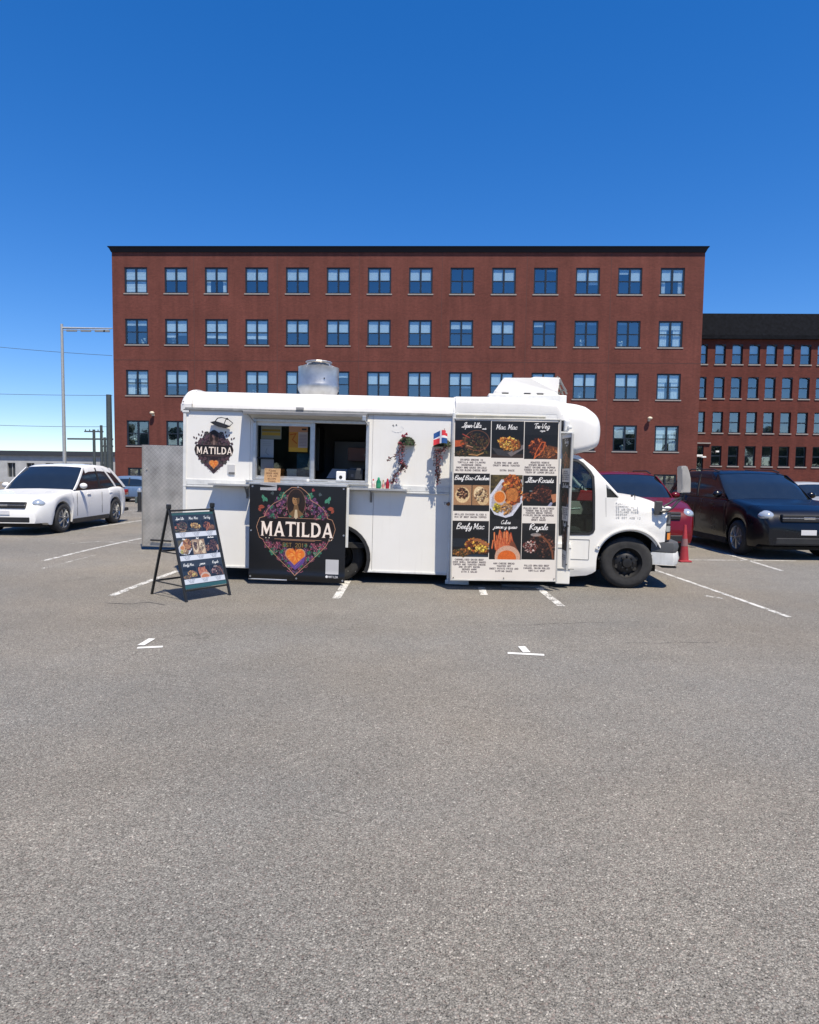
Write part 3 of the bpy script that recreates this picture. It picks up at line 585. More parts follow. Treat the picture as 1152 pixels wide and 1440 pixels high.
# ================================================================== THE SETTING
def asphalt():
    mt, t, p, out = newmat('worn_asphalt'); N = t.nodes; Lk = t.links
    tc = N.new('ShaderNodeTexCoord')
    def noise(sc, det=5, ro=.5, vec=None):
        n = N.new('ShaderNodeTexNoise'); n.inputs['Scale'].default_value = sc; n.inputs['Detail'].default_value = det; n.inputs['Roughness'].default_value = ro
        Lk.new(vec or tc.outputs['Object'], n.inputs['Vector']); return n
    def rng_(src, a, b, c, d):
        r = N.new('ShaderNodeMapRange'); r.inputs[1].default_value = a; r.inputs[2].default_value = b; r.inputs[3].default_value = c; r.inputs[4].default_value = d
        Lk.new(src, r.inputs[0]); return r.outputs[0]
    def mul(a, b):
        x = N.new('ShaderNodeMath'); x.operation = 'MULTIPLY'; Lk.new(a, x.inputs[0]); Lk.new(b, x.inputs[1]); return x.outputs[0]
    wv = noise(60, 2); vd = N.new('ShaderNodeVectorMath'); vd.operation = 'MULTIPLY_ADD'; vd.inputs[1].default_value = (.006, .006, .006)
    Lk.new(wv.outputs['Color'], vd.inputs[0]); Lk.new(tc.outputs['Object'], vd.inputs[2])
    v1 = N.new('ShaderNodeTexVoronoi'); v1.inputs['Scale'].default_value = 128; Lk.new(vd.outputs[0], v1.inputs['Vector'])
    v2 = N.new('ShaderNodeTexVoronoi'); v2.inputs['Scale'].default_value = 250; Lk.new(vd.outputs[0], v2.inputs['Vector'])
    sep = N.new('ShaderNodeSeparateColor'); Lk.new(v1.outputs['Color'], sep.inputs[0]); sep2 = N.new('ShaderNodeSeparateColor'); Lk.new(v2.outputs['Color'], sep2.inputs[0])
    g1 = rng_(sep.outputs[0], 0, 1, .70, 1.30); g2 = rng_(sep2.outputs[0], 0, 1, .76, 1.24)
    brite = rng_(sep.outputs[1], .95, .97, 1.0, 1.6); pit = rng_(sep2.outputs[1], .90, .93, 1.0, .35)
    edge = rng_(v1.outputs['Distance'], .3, .75, 1.06, .62)
    big = rng_(noise(.22, 4).outputs[0], .3, .7, .90, 1.10); mid = rng_(noise(2.3, 7, .6).outputs[0], .3, .7, .93, 1.07); fine = rng_(noise(28, 4).outputs[0], .3, .7, .9, 1.1)
    # polished wheel lanes and old oil drips
    mp = N.new('ShaderNodeMapping'); mp.inputs['Scale'].default_value = (.05, .45, 1); Lk.new(tc.outputs['Object'], mp.inputs[0])
    lane = rng_(noise(1.4, 3, .5, mp.outputs[0]).outputs[0], .35, .65, .95, 1.06)
    oil = rng_(noise(.9, 6, .55).outputs[0], .66, .78, 1.0, .72)
    # hairline cracks
    nw = noise(1.7, 5); wm = N.new('ShaderNodeVectorMath'); wm.operation = 'MULTIPLY_ADD'; wm.inputs[1].default_value = (1.3, 1.3, 0); Lk.new(nw.outputs['Color'], wm.inputs[0]); Lk.new(tc.outputs['Object'], wm.inputs[2])
    vc = N.new('ShaderNodeTexVoronoi'); vc.feature = 'DISTANCE_TO_EDGE'; vc.inputs['Scale'].default_value = .23; Lk.new(wm.outputs[0], vc.inputs['Vector'])
    crk = rng_(vc.outputs['Distance'], .0004, .0014, .75, 1.0)
    k = g1
    for q in (g2, brite, pit, edge, big, mid, fine, lane, oil, crk): k = mul(k, q)
    hue = N.new('ShaderNodeMix'); hue.data_type = 'RGBA'; hue.inputs['A'].default_value = (.212, .205, .187, 1); hue.inputs['B'].default_value = (.234, .214, .182, 1)
    Lk.new(rng_(noise(.35, 5).outputs[0], .4, .65, 0, 1), hue.inputs['Factor'])
    h2 = N.new('ShaderNodeMix'); h2.data_type = 'RGBA'; Lk.new(rng_(sep.outputs[2], .8, 1, 0, .55), h2.inputs['Factor']); Lk.new(hue.outputs['Result'], h2.inputs['A']); h2.inputs['B'].default_value = (.27, .20, .175, 1)
    mu = N.new('ShaderNodeVectorMath'); mu.operation = 'SCALE'; Lk.new(h2.outputs['Result'], mu.inputs[0]); Lk.new(k, mu.inputs['Scale'])
    Lk.new(mu.outputs[0], p.inputs['Base Color']); p.inputs['Roughness'].default_value = .88; p.inputs['Specular IOR Level'].default_value = .3
    bp = N.new('ShaderNodeBump'); bp.inputs['Strength'].default_value = .75; bp.inputs['Distance'].default_value = .005
    inv = rng_(v1.outputs['Distance'], 0, .8, 1, 0); hh = mul(inv, crk); Lk.new(hh, bp.inputs['Height']); Lk.new(bp.outputs[0], p.inputs['Normal'])
    return mt
A_MAT = asphalt()
def ground_z(y): return -0.30 * min(1, max(0, (y - 23) / 7.0))
g = M(); ys = [-400, -60, -10, 0, 4, 8, 12, 16, 20, 23, 25, 27, 30, 36, 44, 60, 120, 400, 1500]; xs = [-1500, -200, -60, -20, 0, 20, 60, 200, 1500]
vv = [[g.bm.verts.new((x, y, ground_z(y))) for y in ys] for x in xs]
for i in range(len(xs) - 1):
    for j in range(len(ys) - 1): g.bm.faces.new([vv[i][j], vv[i + 1][j], vv[i + 1][j + 1], vv[i][j + 1]])
go = g.obj('ground', A_MAT); tag(go, kind='structure')

def linemat(name, wear, col=(.66, .65, .62)):
    mt, t, p, out = newmat(name); N = t.nodes; Lk = t.links
    tc = N.new('ShaderNodeTexCoord'); n = N.new('ShaderNodeTexNoise'); n.inputs['Scale'].default_value = 45; n.inputs['Detail'].default_value = 8; n.inputs['Roughness'].default_value = .7
    Lk.new(tc.outputs['Object'], n.inputs['Vector'])
    n2 = N.new('ShaderNodeTexNoise'); n2.inputs['Scale'].default_value = 6; n2.inputs['Detail'].default_value = 4; Lk.new(tc.outputs['Object'], n2.inputs['Vector'])
    ad = N.new('ShaderNodeMath'); ad.operation = 'MULTIPLY_ADD'; ad.inputs[1].default_value = .5; Lk.new(n2.outputs[0], ad.inputs[0]); Lk.new(n.outputs[0], ad.inputs[2])
    r = N.new('ShaderNodeMapRange'); r.inputs[1].default_value = 1.02 - wear; r.inputs[2].default_value = 1.10 - wear; r.inputs[3].default_value = 1; r.inputs[4].default_value = .0
    Lk.new(ad.outputs[0], r.inputs[0]); Lk.new(r.outputs[0], p.inputs['Alpha'])
    p.inputs['Base Color'].default_value = (*col, 1); p.inputs['Roughness'].default_value = .8
    return mt
L_NEW = linemat('fresh_line_paint', .12, (.66, .66, .64)); L_OLD = linemat('worn_line_paint', .27, (.56, .555, .53)); L_THIN = linemat('faded_line_paint', .34, (.55, .54, .51))
def stripe(px, width, mat, z=.004, world_=None):
    P = [Vector((*G(*q), 0)) for q in px] if world_ is None else [Vector((*q, 0)) for q in world_]
    b = M(); L, Rr = [], []
    for i, p in enumerate(P):
        d = (P[min(i + 1, len(P) - 1)] - P[max(i - 1, 0)]).normalized(); nrm = Vector((-d.y, d.x, 0))
        L.append(p + nrm * width / 2); Rr.append(p - nrm * width / 2)
    for i in range(len(P) - 1):
        n = 6
        for k in range(n):
            f = lambda A, t: A[i].lerp(A[i + 1], t)
            q = [f(L, k / n), f(Rr, k / n), f(Rr, (k + 1) / n), f(L, (k + 1) / n)]
            b.face([(v.x, v.y, ground_z(v.y) + z) for v in q])
    return tag(b.obj('parking_line', mat), kind='structure')
stripe([(193, 911.5), (229, 909.8)], .055, L_NEW); stripe([(198, 908.5), (214, 899)], .065, L_NEW, .008)
stripe([(714, 918.8), (765.5, 921.5)], .055, L_NEW); stripe([(741, 918.5), (733.5, 910)], .07, L_NEW, .008)
stripe([(157, 838), (195, 823), (250, 803)], .10, L_OLD)
stripe([(473, 842), (484, 824), (492, 812)], .11, L_OLD)
stripe([(790, 853), (765, 833), (745, 815)], .10, L_OLD); stripe([(783, 852.5), (795, 853)], .07, L_THIN, .008)
stripe([(681, 837), (677, 826)], .10, L_OLD); stripe([(665, 828.2), (692, 829)], .05, L_THIN, .008)
stripe([(919, 801), (960, 815), (1023, 837), (1110, 868)], .07, L_OLD)
stripe([(992, 838), (1006, 840.5), (1016, 842)], .08, L_THIN); stripe([(965, 787.5), (1025, 788), (1120, 789)], .07, L_OLD)
stripe([(974, 767), (1000, 773), (1022, 779), (1100, 803)], .08, L_OLD)
stripe([(60, 789), (132, 771.5), (170, 763), (230, 751)], .09, L_OLD); stripe([(60, 750), (132, 741.5), (165, 737), (205, 731)], .09, L_OLD)
stripe([(100, 765), (135, 762), (202, 764.5)], .07, L_THIN, .008); stripe([(60, 800), (134, 781)], .06, L_THIN, .008)
stripe([(185, 721), (202, 720.5), (250, 720)], .16, L_OLD); stripe([(160, 712.5), (210, 713)], .5, L_THIN)
# tar-sealed crack in front of the sign
tar = pm('tar_seal', (.05, .048, .046), .7, var=.3, scale=30)
b = M(); pts = smoothline([(*G(150, 848), 0), (*G(185, 849.5), 0), (*G(205, 847), 0), (*G(232, 851), 0)], 6)
for (a, c) in zip(pts, pts[1:]):
    w = .006 + .006 * random.random(); b.face([(a[0], a[1] - w, .003), (c[0], c[1] - w, .003), (c[0], c[1] + w, .003), (a[0], a[1] + w, .003)])
tag(b.obj('pavement_crack', tar), kind='structure')
b = M()
for (ax, ay, bx, by) in ((600, 866, 660, 868), (700, 880, 900, 874), (880, 905, 1010, 903)):
    pts = smoothline([(*G(ax + (bx - ax) * k / 8, ay + (by - ay) * k / 8 + random.uniform(-1, 1)), 0) for k in range(9)], 3)
    for (a, c) in zip(pts, pts[1:]):
        w = random.uniform(.001, .004); b.face([(a[0], a[1] - w, .003), (c[0], c[1] - w, .003), (c[0], c[1] + w, .003), (a[0], a[1] + w, .003)])
tag(b.obj('pavement_crack', tar), kind='structure')

# ------------------------------------------------------------------ brick material
def brickmat(name, c1, c2, mortar, var=.18):
    mt, t, p, out = newmat(name); N = t.nodes; Lk = t.links
    tc = N.new('ShaderNodeTexCoord'); sx = N.new('ShaderNodeSeparateXYZ'); Lk.new(tc.outputs['Object'], sx.inputs[0])
    ad = N.new('ShaderNodeMath'); Lk.new(sx.outputs[0], ad.inputs[0]); Lk.new(sx.outputs[1], ad.inputs[1]); cb = N.new('ShaderNodeCombineXYZ'); Lk.new(ad.outputs[0], cb.inputs[0]); Lk.new(sx.outputs[2], cb.inputs[1])
    br = N.new('ShaderNodeTexBrick'); br.inputs['Scale'].default_value = 1; br.inputs['Brick Width'].default_value = .215; br.inputs['Row Height'].default_value = .074
    br.inputs['Mortar Size'].default_value = .009; br.inputs['Color1'].default_value = (*c1, 1); br.inputs['Color2'].default_value = (*c2, 1); br.inputs['Mortar'].default_value = (*mortar, 1); br.inputs['Bias'].default_value = -.1
    Lk.new(cb.outputs[0], br.inputs['Vector'])
    n = N.new('ShaderNodeTexNoise'); n.inputs['Scale'].default_value = .35; n.inputs['Detail'].default_value = 9; n.inputs['Roughness'].default_value = .65; Lk.new(tc.outputs['Object'], n.inputs['Vector'])
    mp = N.new('ShaderNodeMapping'); mp.inputs['Scale'].default_value = (2.2, 2.2, .16); Lk.new(tc.outputs['Object'], mp.inputs[0])
    n2 = N.new('ShaderNodeTexNoise'); n2.inputs['Scale'].default_value = 1; n2.inputs['Detail'].default_value = 6; Lk.new(mp.outputs[0], n2.inputs['Vector'])
    n3 = N.new('ShaderNodeTexNoise'); n3.inputs['Scale'].default_value = 7; n3.inputs['Detail'].default_value = 3; Lk.new(tc.outputs['Object'], n3.inputs['Vector'])
    k = None
    for nn, v in ((n, var), (n2, var * .7), (n3, var * .45)):
        r = N.new('ShaderNodeMapRange'); r.inputs[1].default_value = .3; r.inputs[2].default_value = .7; r.inputs[3].default_value = 1 - v; r.inputs[4].default_value = 1 + v; Lk.new(nn.outputs[0], r.inputs[0])
        if k is None: k = r.outputs[0]
        else:
            q = N.new('ShaderNodeMath'); q.operation = 'MULTIPLY'; Lk.new(k, q.inputs[0]); Lk.new(r.outputs[0], q.inputs[1]); k = q.outputs[0]
    mu = N.new('ShaderNodeVectorMath'); mu.operation = 'SCALE'; Lk.new(br.outputs[0], mu.inputs[0]); Lk.new(k, mu.inputs['Scale']); Lk.new(mu.outputs[0], p.inputs['Base Color'])
    p.inputs['Roughness'].default_value = .9; p.inputs['Specular IOR Level'].default_value = .25
    bp = N.new('ShaderNodeBump'); bp.inputs['Strength'].default_value = .4; bp.inputs['Distance'].default_value = .008; bp.invert = True; Lk.new(br.outputs['Fac'], bp.inputs['Height']); Lk.new(bp.outputs[0], p.inputs['Normal'])
    MATS[name] = mt; return mt
BRICK = brickmat('red_brick', (.138, .042, .033), (.112, .034, .027), (.122, .049, .038))
BRICK2 = brickmat('old_red_brick', (.122, .031, .024), (.090, .024, .020), (.10, .040, .030))
FRAME = pm('navy_window_frame', (.012, .018, .028), .35); SILL = pm('pale_stone_sill', (.27, .25, .235), .8, var=.12)
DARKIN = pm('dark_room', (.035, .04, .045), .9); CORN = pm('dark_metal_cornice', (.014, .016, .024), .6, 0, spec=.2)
PANE = glassmat('coated_window_glass', (.78, .925, .985), .98, .25, .03, (.92, .96, .98))
BLIND = pm('white_blind', (.60, .61, .62), .8, var=.03); CURT = pm('pale_curtain', (.62, .63, .64), .9, var=.25, scale=12, stretch=(6, 1, .3))
JOINT = pm('mortar_joint', (.09, .035, .03), .9); LAMPM = pm('cream_lamp', (.62, .55, .42), .5); SLATE = pm('slate_roof', (.008, .009, .012), .9, spec=.08, var=.35, scale=5, bump=.4)
STONE = pm('grey_concrete', (.36, .37, .38), .9, var=.12, scale=1.5)

# ------------------------------------------------------------------ main brick building
bld = thing('brick_building', 'long four storey red brick building with dark cornice behind the food truck', 'building', BM)
ZB = -.45
lefts = [175, 231, 287.5, 344.5, 402, 459, 517, 575, 633.5, 691.5, 751, 810, 869, 929]
WW = 1.64; WH = 1.80
cxs = [-19.61 + i * (17.88 + 19.61) / 13 for i in range(14)]
tops = [15.78, 12.19, 8.60, 5.01]
wins = [(c - WW / 2, c + WW / 2, t - WH, t) for c in cxs for t in tops] + [(c - .78, c + .78, .35, 1.62) for c in cxs]
def wall_with_windows(name, x0, x1, z0, z1, holes, depth, mat, parent, dy=0):
    X = sorted(set([x0, x1] + [h[0] for h in holes] + [h[1] for h in holes])); Z = sorted(set([z0, z1] + [h[2] for h in holes] + [h[3] for h in holes])); b = M()
    for xa, xb in zip(X, X[1:]):
        for za, zb in zip(Z, Z[1:]):
            cx_, cz_ = (xa + xb) / 2, (za + zb) / 2
            if any(h[0] < cx_ < h[1] and h[2] < cz_ < h[3] for h in holes): continue
            b.face([(xa, dy, za), (xb, dy, za), (xb, dy, zb), (xa, dy, zb)])
    for h in holes:
        a, c, e, f = h
        b.face([(a, dy, e), (a, dy, f), (a, dy + depth, f), (a, dy + depth, e)]); b.face([(c, dy, e), (c, dy + depth, e), (c, dy + depth, f), (c, dy, f)])
        b.face([(a, dy, f), (c, dy, f), (c, dy + depth, f), (a, dy + depth, f)]); b.face([(a, dy, e), (a, dy + depth, e), (c, dy + depth, e), (c, dy, e)])
    return b
XL, XR, ZT = -21.32, 20.02, 16.85; DP = 16
b = wall_with_windows('wall', XL, XR, ZB, ZT, wins, .20, BRICK, bld)
b.face([(XL, 0, ZB), (XL, 0, ZT), (XL, DP, ZT), (XL, DP, ZB)]); b.face([(XR, 0, ZB), (XR, DP, ZB), (XR, DP, ZT), (XR, 0, ZT)]); b.face([(XL, DP, ZB), (XL, DP, ZT), (XR, DP, ZT), (XR, DP, ZB)])
b.obj('wall', BRICK, bld)
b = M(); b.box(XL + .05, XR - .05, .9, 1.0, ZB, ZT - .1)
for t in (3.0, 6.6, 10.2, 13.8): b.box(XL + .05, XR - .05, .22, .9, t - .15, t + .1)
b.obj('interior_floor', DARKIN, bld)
b = M(); b.loft([[(XL - .16, -.24, 17.07), (XR + .16, -.24, 17.07), (XR + .16, DP, 17.07), (XL - .16, DP, 17.07)], [(XL - .19, -.28, 17.15), (XR + .19, -.28, 17.15), (XR + .19, DP, 17.15), (XL - .19, DP, 17.15)]])
b.loft([[(XL - .02, -.04, 16.80), (XR + .02, -.04, 16.80), (XR + .02, DP + .02, 16.80), (XL - .02, DP + .02, 16.80)], [(XL - .13, -.2, 17.067), (XR + .13, -.2, 17.067), (XR + .13, DP + .02, 17.067), (XL - .13, DP + .02, 17.067)]])
b.obj('cornice', CORN, bld)
b = M()
for px in (273, 390, 505, 621, 740, 858):
    x = B(px, 440)[0]; b.box(x - .02, x + .02, -.006, .0, ZB, 16.8)
b.box(XL, XR, -.005, .0, 9.28, 9.32); b.obj('expansion_joint', JOINT, bld)
# window prototypes
def sash_mesh(w, h):
    b = M(); f = .10; y0, y1 = .05, .13
    b.box(-w / 2, -w / 2 + f, y0, y1, 0, h); b.box(w / 2 - f, w / 2, y0, y1, 0, h); b.box(-w / 2 + f, w / 2 - f, y0, y1, h - f, h); b.box(-w / 2 + f, w / 2 - f, y0, y1, 0, f * .8)
    b.box(-.062, .062, y0 - .012, y1, f * .8, h - f)
    for s in (-1, 1): b.box(min(s * .062, s * (w / 2 - f)), max(s * .062, s * (w / 2 - f)), y0 + .01, y1, h * .49 - .035, h * .49 + .035)
    return b
def pane_mesh(w, h):
    b = M(); b.face([(-w / 2, 0, 0), (w / 2, 0, 0), (w / 2, 0, h), (-w / 2, 0, h)]); return b
def blind_mesh(w, h):
    b = M(); n = 16
    for k in range(n): z0, z1 = -h * (k + 1) / n, -h * k / n; b.face([(-w / 2, 0, z0), (w / 2, 0, z0), (w / 2, .012, z1), (-w / 2, .012, z1)])
    return b
def tmpl(b, name, mat):
    o = b.obj(name, mat, None, recalc=False); me = o.data; bpy.data.objects.remove(o); return me
ME_SASH = tmpl(sash_mesh(WW, WH), 'frame', FRAME); pw = (WW - .2 - .124) / 2
ME_PU = tmpl(pane_mesh(pw, WH * .51 - .035 - .10), 'pane', PANE); ME_PL = tmpl(pane_mesh(pw, WH * .49 - .035 - .08), 'pane', PANE)
b = M(); b.box(-WW / 2 - .07, WW / 2 + .07, -.04, .02, -.085, -.005); ME_SILL = tmpl(b, 'sill', SILL)
ME_BL = {}
def mk(name, me, parent, loc=(0, 0, 0)):
    o = bpy.data.objects.new(name, me); scene.collection.objects.link(o); o.parent = parent; o.location = loc; return o
# blind drops read off the photograph row by row: (left pane, right pane) as a share of the opening; c = curtain
rows = [['1 1', '.5 .5', 'c3', '.5 .5', '.5 .5', '.52 .5', '.5 .5', '.5 .5', '0 0', '.5 .52', '0 .1', '.5 .62', '.2 .5', 'c4'],
        ['.22 .22', '.7 .62', '.72 .74', '.75 .75', '.5 .5', '.5 .5', '.5 .5', '.5 .5', '.3 .3', '.5 .5', '.2 .1', '.1 .12', '.1 0', 'c2'],
        ['c1', '.6 .6', '.55 .5', '.5 .5', '.5 .5', '.2 .2', '.5 .5', '.5 .5', '.5 .6', '.5 .5', '.5 .5', '.5 .5', '.5 .5', 'c2'],
        ['0 0', '0 0', '0 .4', '.4 0', '0 0', '0 0', '.3 0', '0 0', '0 0', '0 .3', '0 0', '.4 .4', '.5 .3', 'c1']]
for r in range(4):
    for c in range(14):
        wnd = mk('window', ME_SASH, bld, (cxs[c], 0, tops[r] - WH))
        mk('sill', ME_SILL, wnd)
        for s in (-1, 1):
            mk('pane', ME_PL, wnd, (s * (.062 + pw / 2), .095, .08)); mk('pane', ME_PU, wnd, (s * (.062 + pw / 2), .095, WH * .49 + .035))
        code = rows[r][c]
        if code[0] == 'c':
            k = int(code[1])
            for s in (-1, 1):
                bm_ = M()
                w0 = .5 if k < 3 else .28
                xa = s * (WW / 2 - .1); n = 14
                for i in range(n):
                    u0_, u1_ = i / n, (i + 1) / n; f = lambda u: (xa - s * w0 * u, .18 + .02 * math.sin(u * 30), 0)
                    p0, p1 = f(u0_), f(u1_); bm_.face([(p0[0], p0[1], .05), (p1[0], p1[1], .05), (p1[0], p1[1], WH - .05), (p0[0], p0[1], WH - .05)])
                bm_.obj('curtain', CURT, wnd, recalc=False)
            if k > 2: drops = (.45, .45)
            else: drops = (.3, .3)
        else: drops = tuple(float(v) for v in code.split())
        for s, d in zip((-1, 1), drops):
            if d < .02: continue
            d = min(d, .97); key = round(d, 2)
            if key not in ME_BL: ME_BL[key] = tmpl(blind_mesh(pw + .08, (WH - .1) * key), 'blind', BLIND)
            mk('blind', ME_BL[key], wnd, (s * (.062 + pw / 2), .14, WH - .08))
        if r == 3 or (r == 1 and c in (0, 1, 3, 11, 12)) or (r == 2 and c in (0, 3, 11)):
            q = M(); x = random.uniform(-.5, .5)
            q.lathe([(0, 0), (.09, 0), (.12, .2), (0, .2)], (x, .42, .06), seg=8)
            for _ in range(7): q.blob((x + random.uniform(-.14, .14), .42, .36 + random.uniform(-.1, .16)), .07, 1, .2)
            q.obj('window_plant', pm('pale_pot', (.55, .56, .50), .8), wnd)
ME_BF = tmpl(sash_mesh(1.56, 1.27), 'frame', FRAME); ME_BP = tmpl(pane_mesh(1.36, 1.1), 'pane', PANE)
for c in range(14):
    wnd = mk('window', ME_BF, bld, (cxs[c], 0, .35)); mk('pane', ME_BP, wnd, (0, .115, .08))
for px, py in ((216, 581), (912.5, 588.5)):
    x, z = B(px, py); b = M(); b.box(x - .07, x + .07, -.14, 0, z - .2, z - .06); b.blob((x, -.26, z), .17, 2, 0, (1, .8, .65)); b.box(x - .05, x + .05, -.2, 0, z - .05, z + .02); b.obj('wall_lamp', LAMPM, bld, 40)

# ------------------------------------------------------------------ older brick building on the right
O2 = Vector(BM @ Vector((20.3, 4.0, 0))); BM2 = frame_matrix(O2, BY, 0)
def B2(x, y, off=0): return on_plane(x, y, O2, BY, 0, off)
old = thing('old_brick_building', 'older red brick building with arched windows and slate roof right of the long one', 'building', BM2)
cols = [988.5, 1012.5, 1036.5, 1060.5, 1084.5, 1108.5, 1132.5, 1156.5]
zz = [(B2(1011, 484)[1], B2(1011, 512)[1]), (B2(1011, 530)[1], B2(1011, 560)[1]), (B2(1011, 579)[1], B2(1011, 608.5)[1]), (B2(1013, 627)[1], B2(1013, 655)[1])]
holes = []; arched = []
for i, px in enumerate(cols):
    x = B2(px, 520)[0]; w = .78 if i else .62
    for r, (zt, zb) in enumerate(zz):
        if i == 0 and r == 3: zb = .5
        holes.append((x - w / 2, x + w / 2, zb, zt)); arched.append((x, w, zb, zt, r))
ztop = B2(1011, 472)[1]
b = wall_with_windows('wall', -1.5, 17, ZB, ztop, holes, .22, BRICK2, old); b.face([(17, 0, ZB), (17, 12, ZB), (17, 12, ztop), (17, 0, ztop)])
b.obj('wall', BRICK2, old)
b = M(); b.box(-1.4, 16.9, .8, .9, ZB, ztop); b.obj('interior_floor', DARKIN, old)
b = M(); zr = B2(1011, 440)[1]; b.loft([[(-2, -.25, ztop), (17.3, -.25, ztop), (17.3, 12, ztop), (-2, 12, ztop)], [(-2, .15, zr), (16.9, .15, zr), (16.6, 11, zr), (-2, 11, zr)]])
b.box(-2, 17.35, -.32, -.1, ztop - .28, ztop - .003); b.obj('roof', SLATE, old)
b = M()
for k in range(26): b.box(-1.8 + k * .75, -1.77 + k * .75, -.1, .0, ztop, ztop + .02)
b.obj('roof_seam', SLATE, old)
for x, w, zb, zt, r in arched:
    b = M(); f = .07; h = zt - zb
    b.box(x - w / 2, x - w / 2 + f, .12, .2, zb, zt); b.box(x + w / 2 - f, x + w / 2, .12, .2, zb, zt); b.box(x - w / 2 + f, x + w / 2 - f, .12, .2, zb, zb + f); b.box(x - w / 2 + f, x + w / 2 - f, .12, .2, zb + h * .5 - .04, zb + h * .5 + .04)
    if r < 2:                                                       # segmental arch head
        n = 8; arc = [(x - w / 2 + w * k / n, zt - .16 + .15 * math.sin(math.pi * k / n)) for k in range(n + 1)]
        b.prism([(x - w / 2, zt), *arc, (x + w / 2, zt)], .02, .2)
    else: b.box(x - w / 2 + f, x + w / 2 - f, .12, .2, zt - f, zt)
    wo_ = b.obj('window', FRAME, old)
    b = M(); b.face([(x - w / 2 + f, .17, zb + f), (x + w / 2 - f, .17, zb + f), (x + w / 2 - f, .17, zt - f), (x - w / 2 + f, .17, zt - f)]); b.obj('pane', PANE, wo_, recalc=False)
    b = M(); b.box(x - w / 2 - .06, x + w / 2 + .06, -.05, .02, zb - .09, zb - .004); b.obj('sill', SILL, wo_)
    if r == 0 or (r == 1 and x < 1):
        b = M(); b.box(x - w / 2 + f, x + w / 2 - f, .3, .31, zb + h * (.1 if x < 1 else .5), zt - .1); b.obj('blind', BLIND, wo_)
x, z = B2(984, 641, -.5); b = M(); b.box(x - .28, x + .22, -.55, -.35, z - .07, z + .09, .02); b.box(x + .1, x + .5, -.5, -.36, z - .14, z - .02, .02); b.tube([(x + .2, -.4, z), (x + .2, 0, z - .1)], .03)
b.obj('wall_lamp', pm('white_fixture', (.75, .75, .72), .4), old)
x, z = B2(1009, 635, -.3); b = M(); b.box(x - .12, x + .12, -.35, -.15, z - .06, z + .06, .02); b.tube([(x, -.2, z), (x, 0, z - .1)], .02); b.obj('wall_lamp', pm('white_fixture', (.75, .75, .72), .4), old)
x, z = B2(987.5, 624); b = M(); b.box(x - .55, x + .6, -.12, 0, z, z + .09); b.obj('lintel', SILL, old)

# ------------------------------------------------------------------ low building, poles and gantry past the left corner
def world_at(px, py, D):
    d = ray(px, py); return EYE + d * (D / d.y)
D0 = 78; a_ = world_at(40, 640, D0); c_ = world_at(170, 640, D0)
low = thing('concrete_depot', 'low grey concrete depot with dark roof band past the left corner of the brick building', 'building', Matrix.Translation((0, D0, 0)))
xs_ = [-60 + k * 2.3 for k in range(15)]; b = wall_with_windows('wall', -62, -24, -.5, 2.9, [(x, x + .95, .3, 2.0) for x in xs_], .3, STONE, low); b.box(-62, -24, 3.02, 9, -.5, 2.9); b.obj('wall', STONE, low)
b = M(); b.box(-62.2, -23.8, -.3, 9, 2.902, 3.45); b.obj('roof', pm('dark_fascia', (.03, .035, .045), .6), low)
for x in xs_:
    b = M(); b.face([(x, .3, .3), (x + .95, .3, .3), (x + .95, .3, 2.0), (x, .3, 2.0)]); wq = b.obj('window', pm('dark_opening', (.03, .035, .04), .4), low, recalc=False)
    b = M(); b.box(x + .44, x + .50, .22, .29, .3, 2.0); b.obj('frame', STONE, wq)
POLE = pm('weathered_pole', (.05, .065, .075), .7, var=.2)
def pole(px, top, D, r, lab, extra=None):
    p = world_at(px, top, D); b = M(); b.tube([(0, 0, -.4), (0, 0, p.z)], [r, r * .8], 8)
    if extra: extra(b, p.z)
    o = b.obj('utility_pole', POLE, None, 40); o.location = (p.x, p.y, 0); return tag(o, lab, 'pole', 'poles beside the depot')
def xarm(b, z): b.box(-.9, .9, -.05, .05, z - .25, z - .13); [b.lathe([(0, 0), (.05, 0), (.05, .14), (0, .14)], (x, 0, z - .13), seg=6) for x in (-.8, -.4, .4, .8)]
pole(153, 555, 62, .32, 'tallest thick utility pole beside the left corner of the brick building', None)
pole(142.3, 598, 62, .16, 'thin utility pole just left of the tallest pole', None)
pole(147.3, 615, 62, .16, 'short pole between the thin pole and the tallest pole')
pole(132, 604, 62, .16, 'slim pole at the far left over the white crossover', xarm)
b = M()
for k, (py0, py1) in enumerate(((617, 617.5), (627, 627.5))):
    p, q = world_at(95 if k == 0 else 143, py0, 62), world_at(159, py1, 62); b.tube([p, q], .09, 6)
o = b.obj('pipe_rail', POLE, None, 40); tag(o, 'pair of horizontal steel rails strung between the poles over the depot', 'rail')
b = M()
for y0, y1, sag in ((548, 556, 2), (590, 600, 3), (470, 500, 3)):
    pts = [world_at(-160 + 318 * t, y0 + (y1 - y0) * t + sag * 4 * t * (1 - t), 63) for t in [k / 10 for k in range(11)]]; b.tube(pts, .02, 4)
tag(b.obj('overhead_wire', POLE), 'thin overhead wires crossing the sky left of the brick building', 'wire')
ga = thing('sign_gantry', 'grey street mast arm with small dark signs reaching in front of the sky at left', 'gantry', Matrix.Translation((world_at(92, 700, 56).x, 56, 0)))
gz_ = world_at(140, 463, 56).z; gx = world_at(158, 463, 56).x - ga.location.x
b = M(); b.tube([(0, 0, -.3), (0, 0, gz_ + .4)], [.16, .11], 10); b.obj('mast', pm('galvanised', (.42, .44, .45), .5, .4), ga, 40)
b = M(); b.tube([(0, 0, gz_ + .08), (gx, 0, gz_ + .08)], [.09, .05], 8); b.tube([(0, 0, gz_ - .12), (gx - .3, 0, gz_ - .04)], .03, 6); b.obj('arm', MATS['galvanised'], ga, 40)
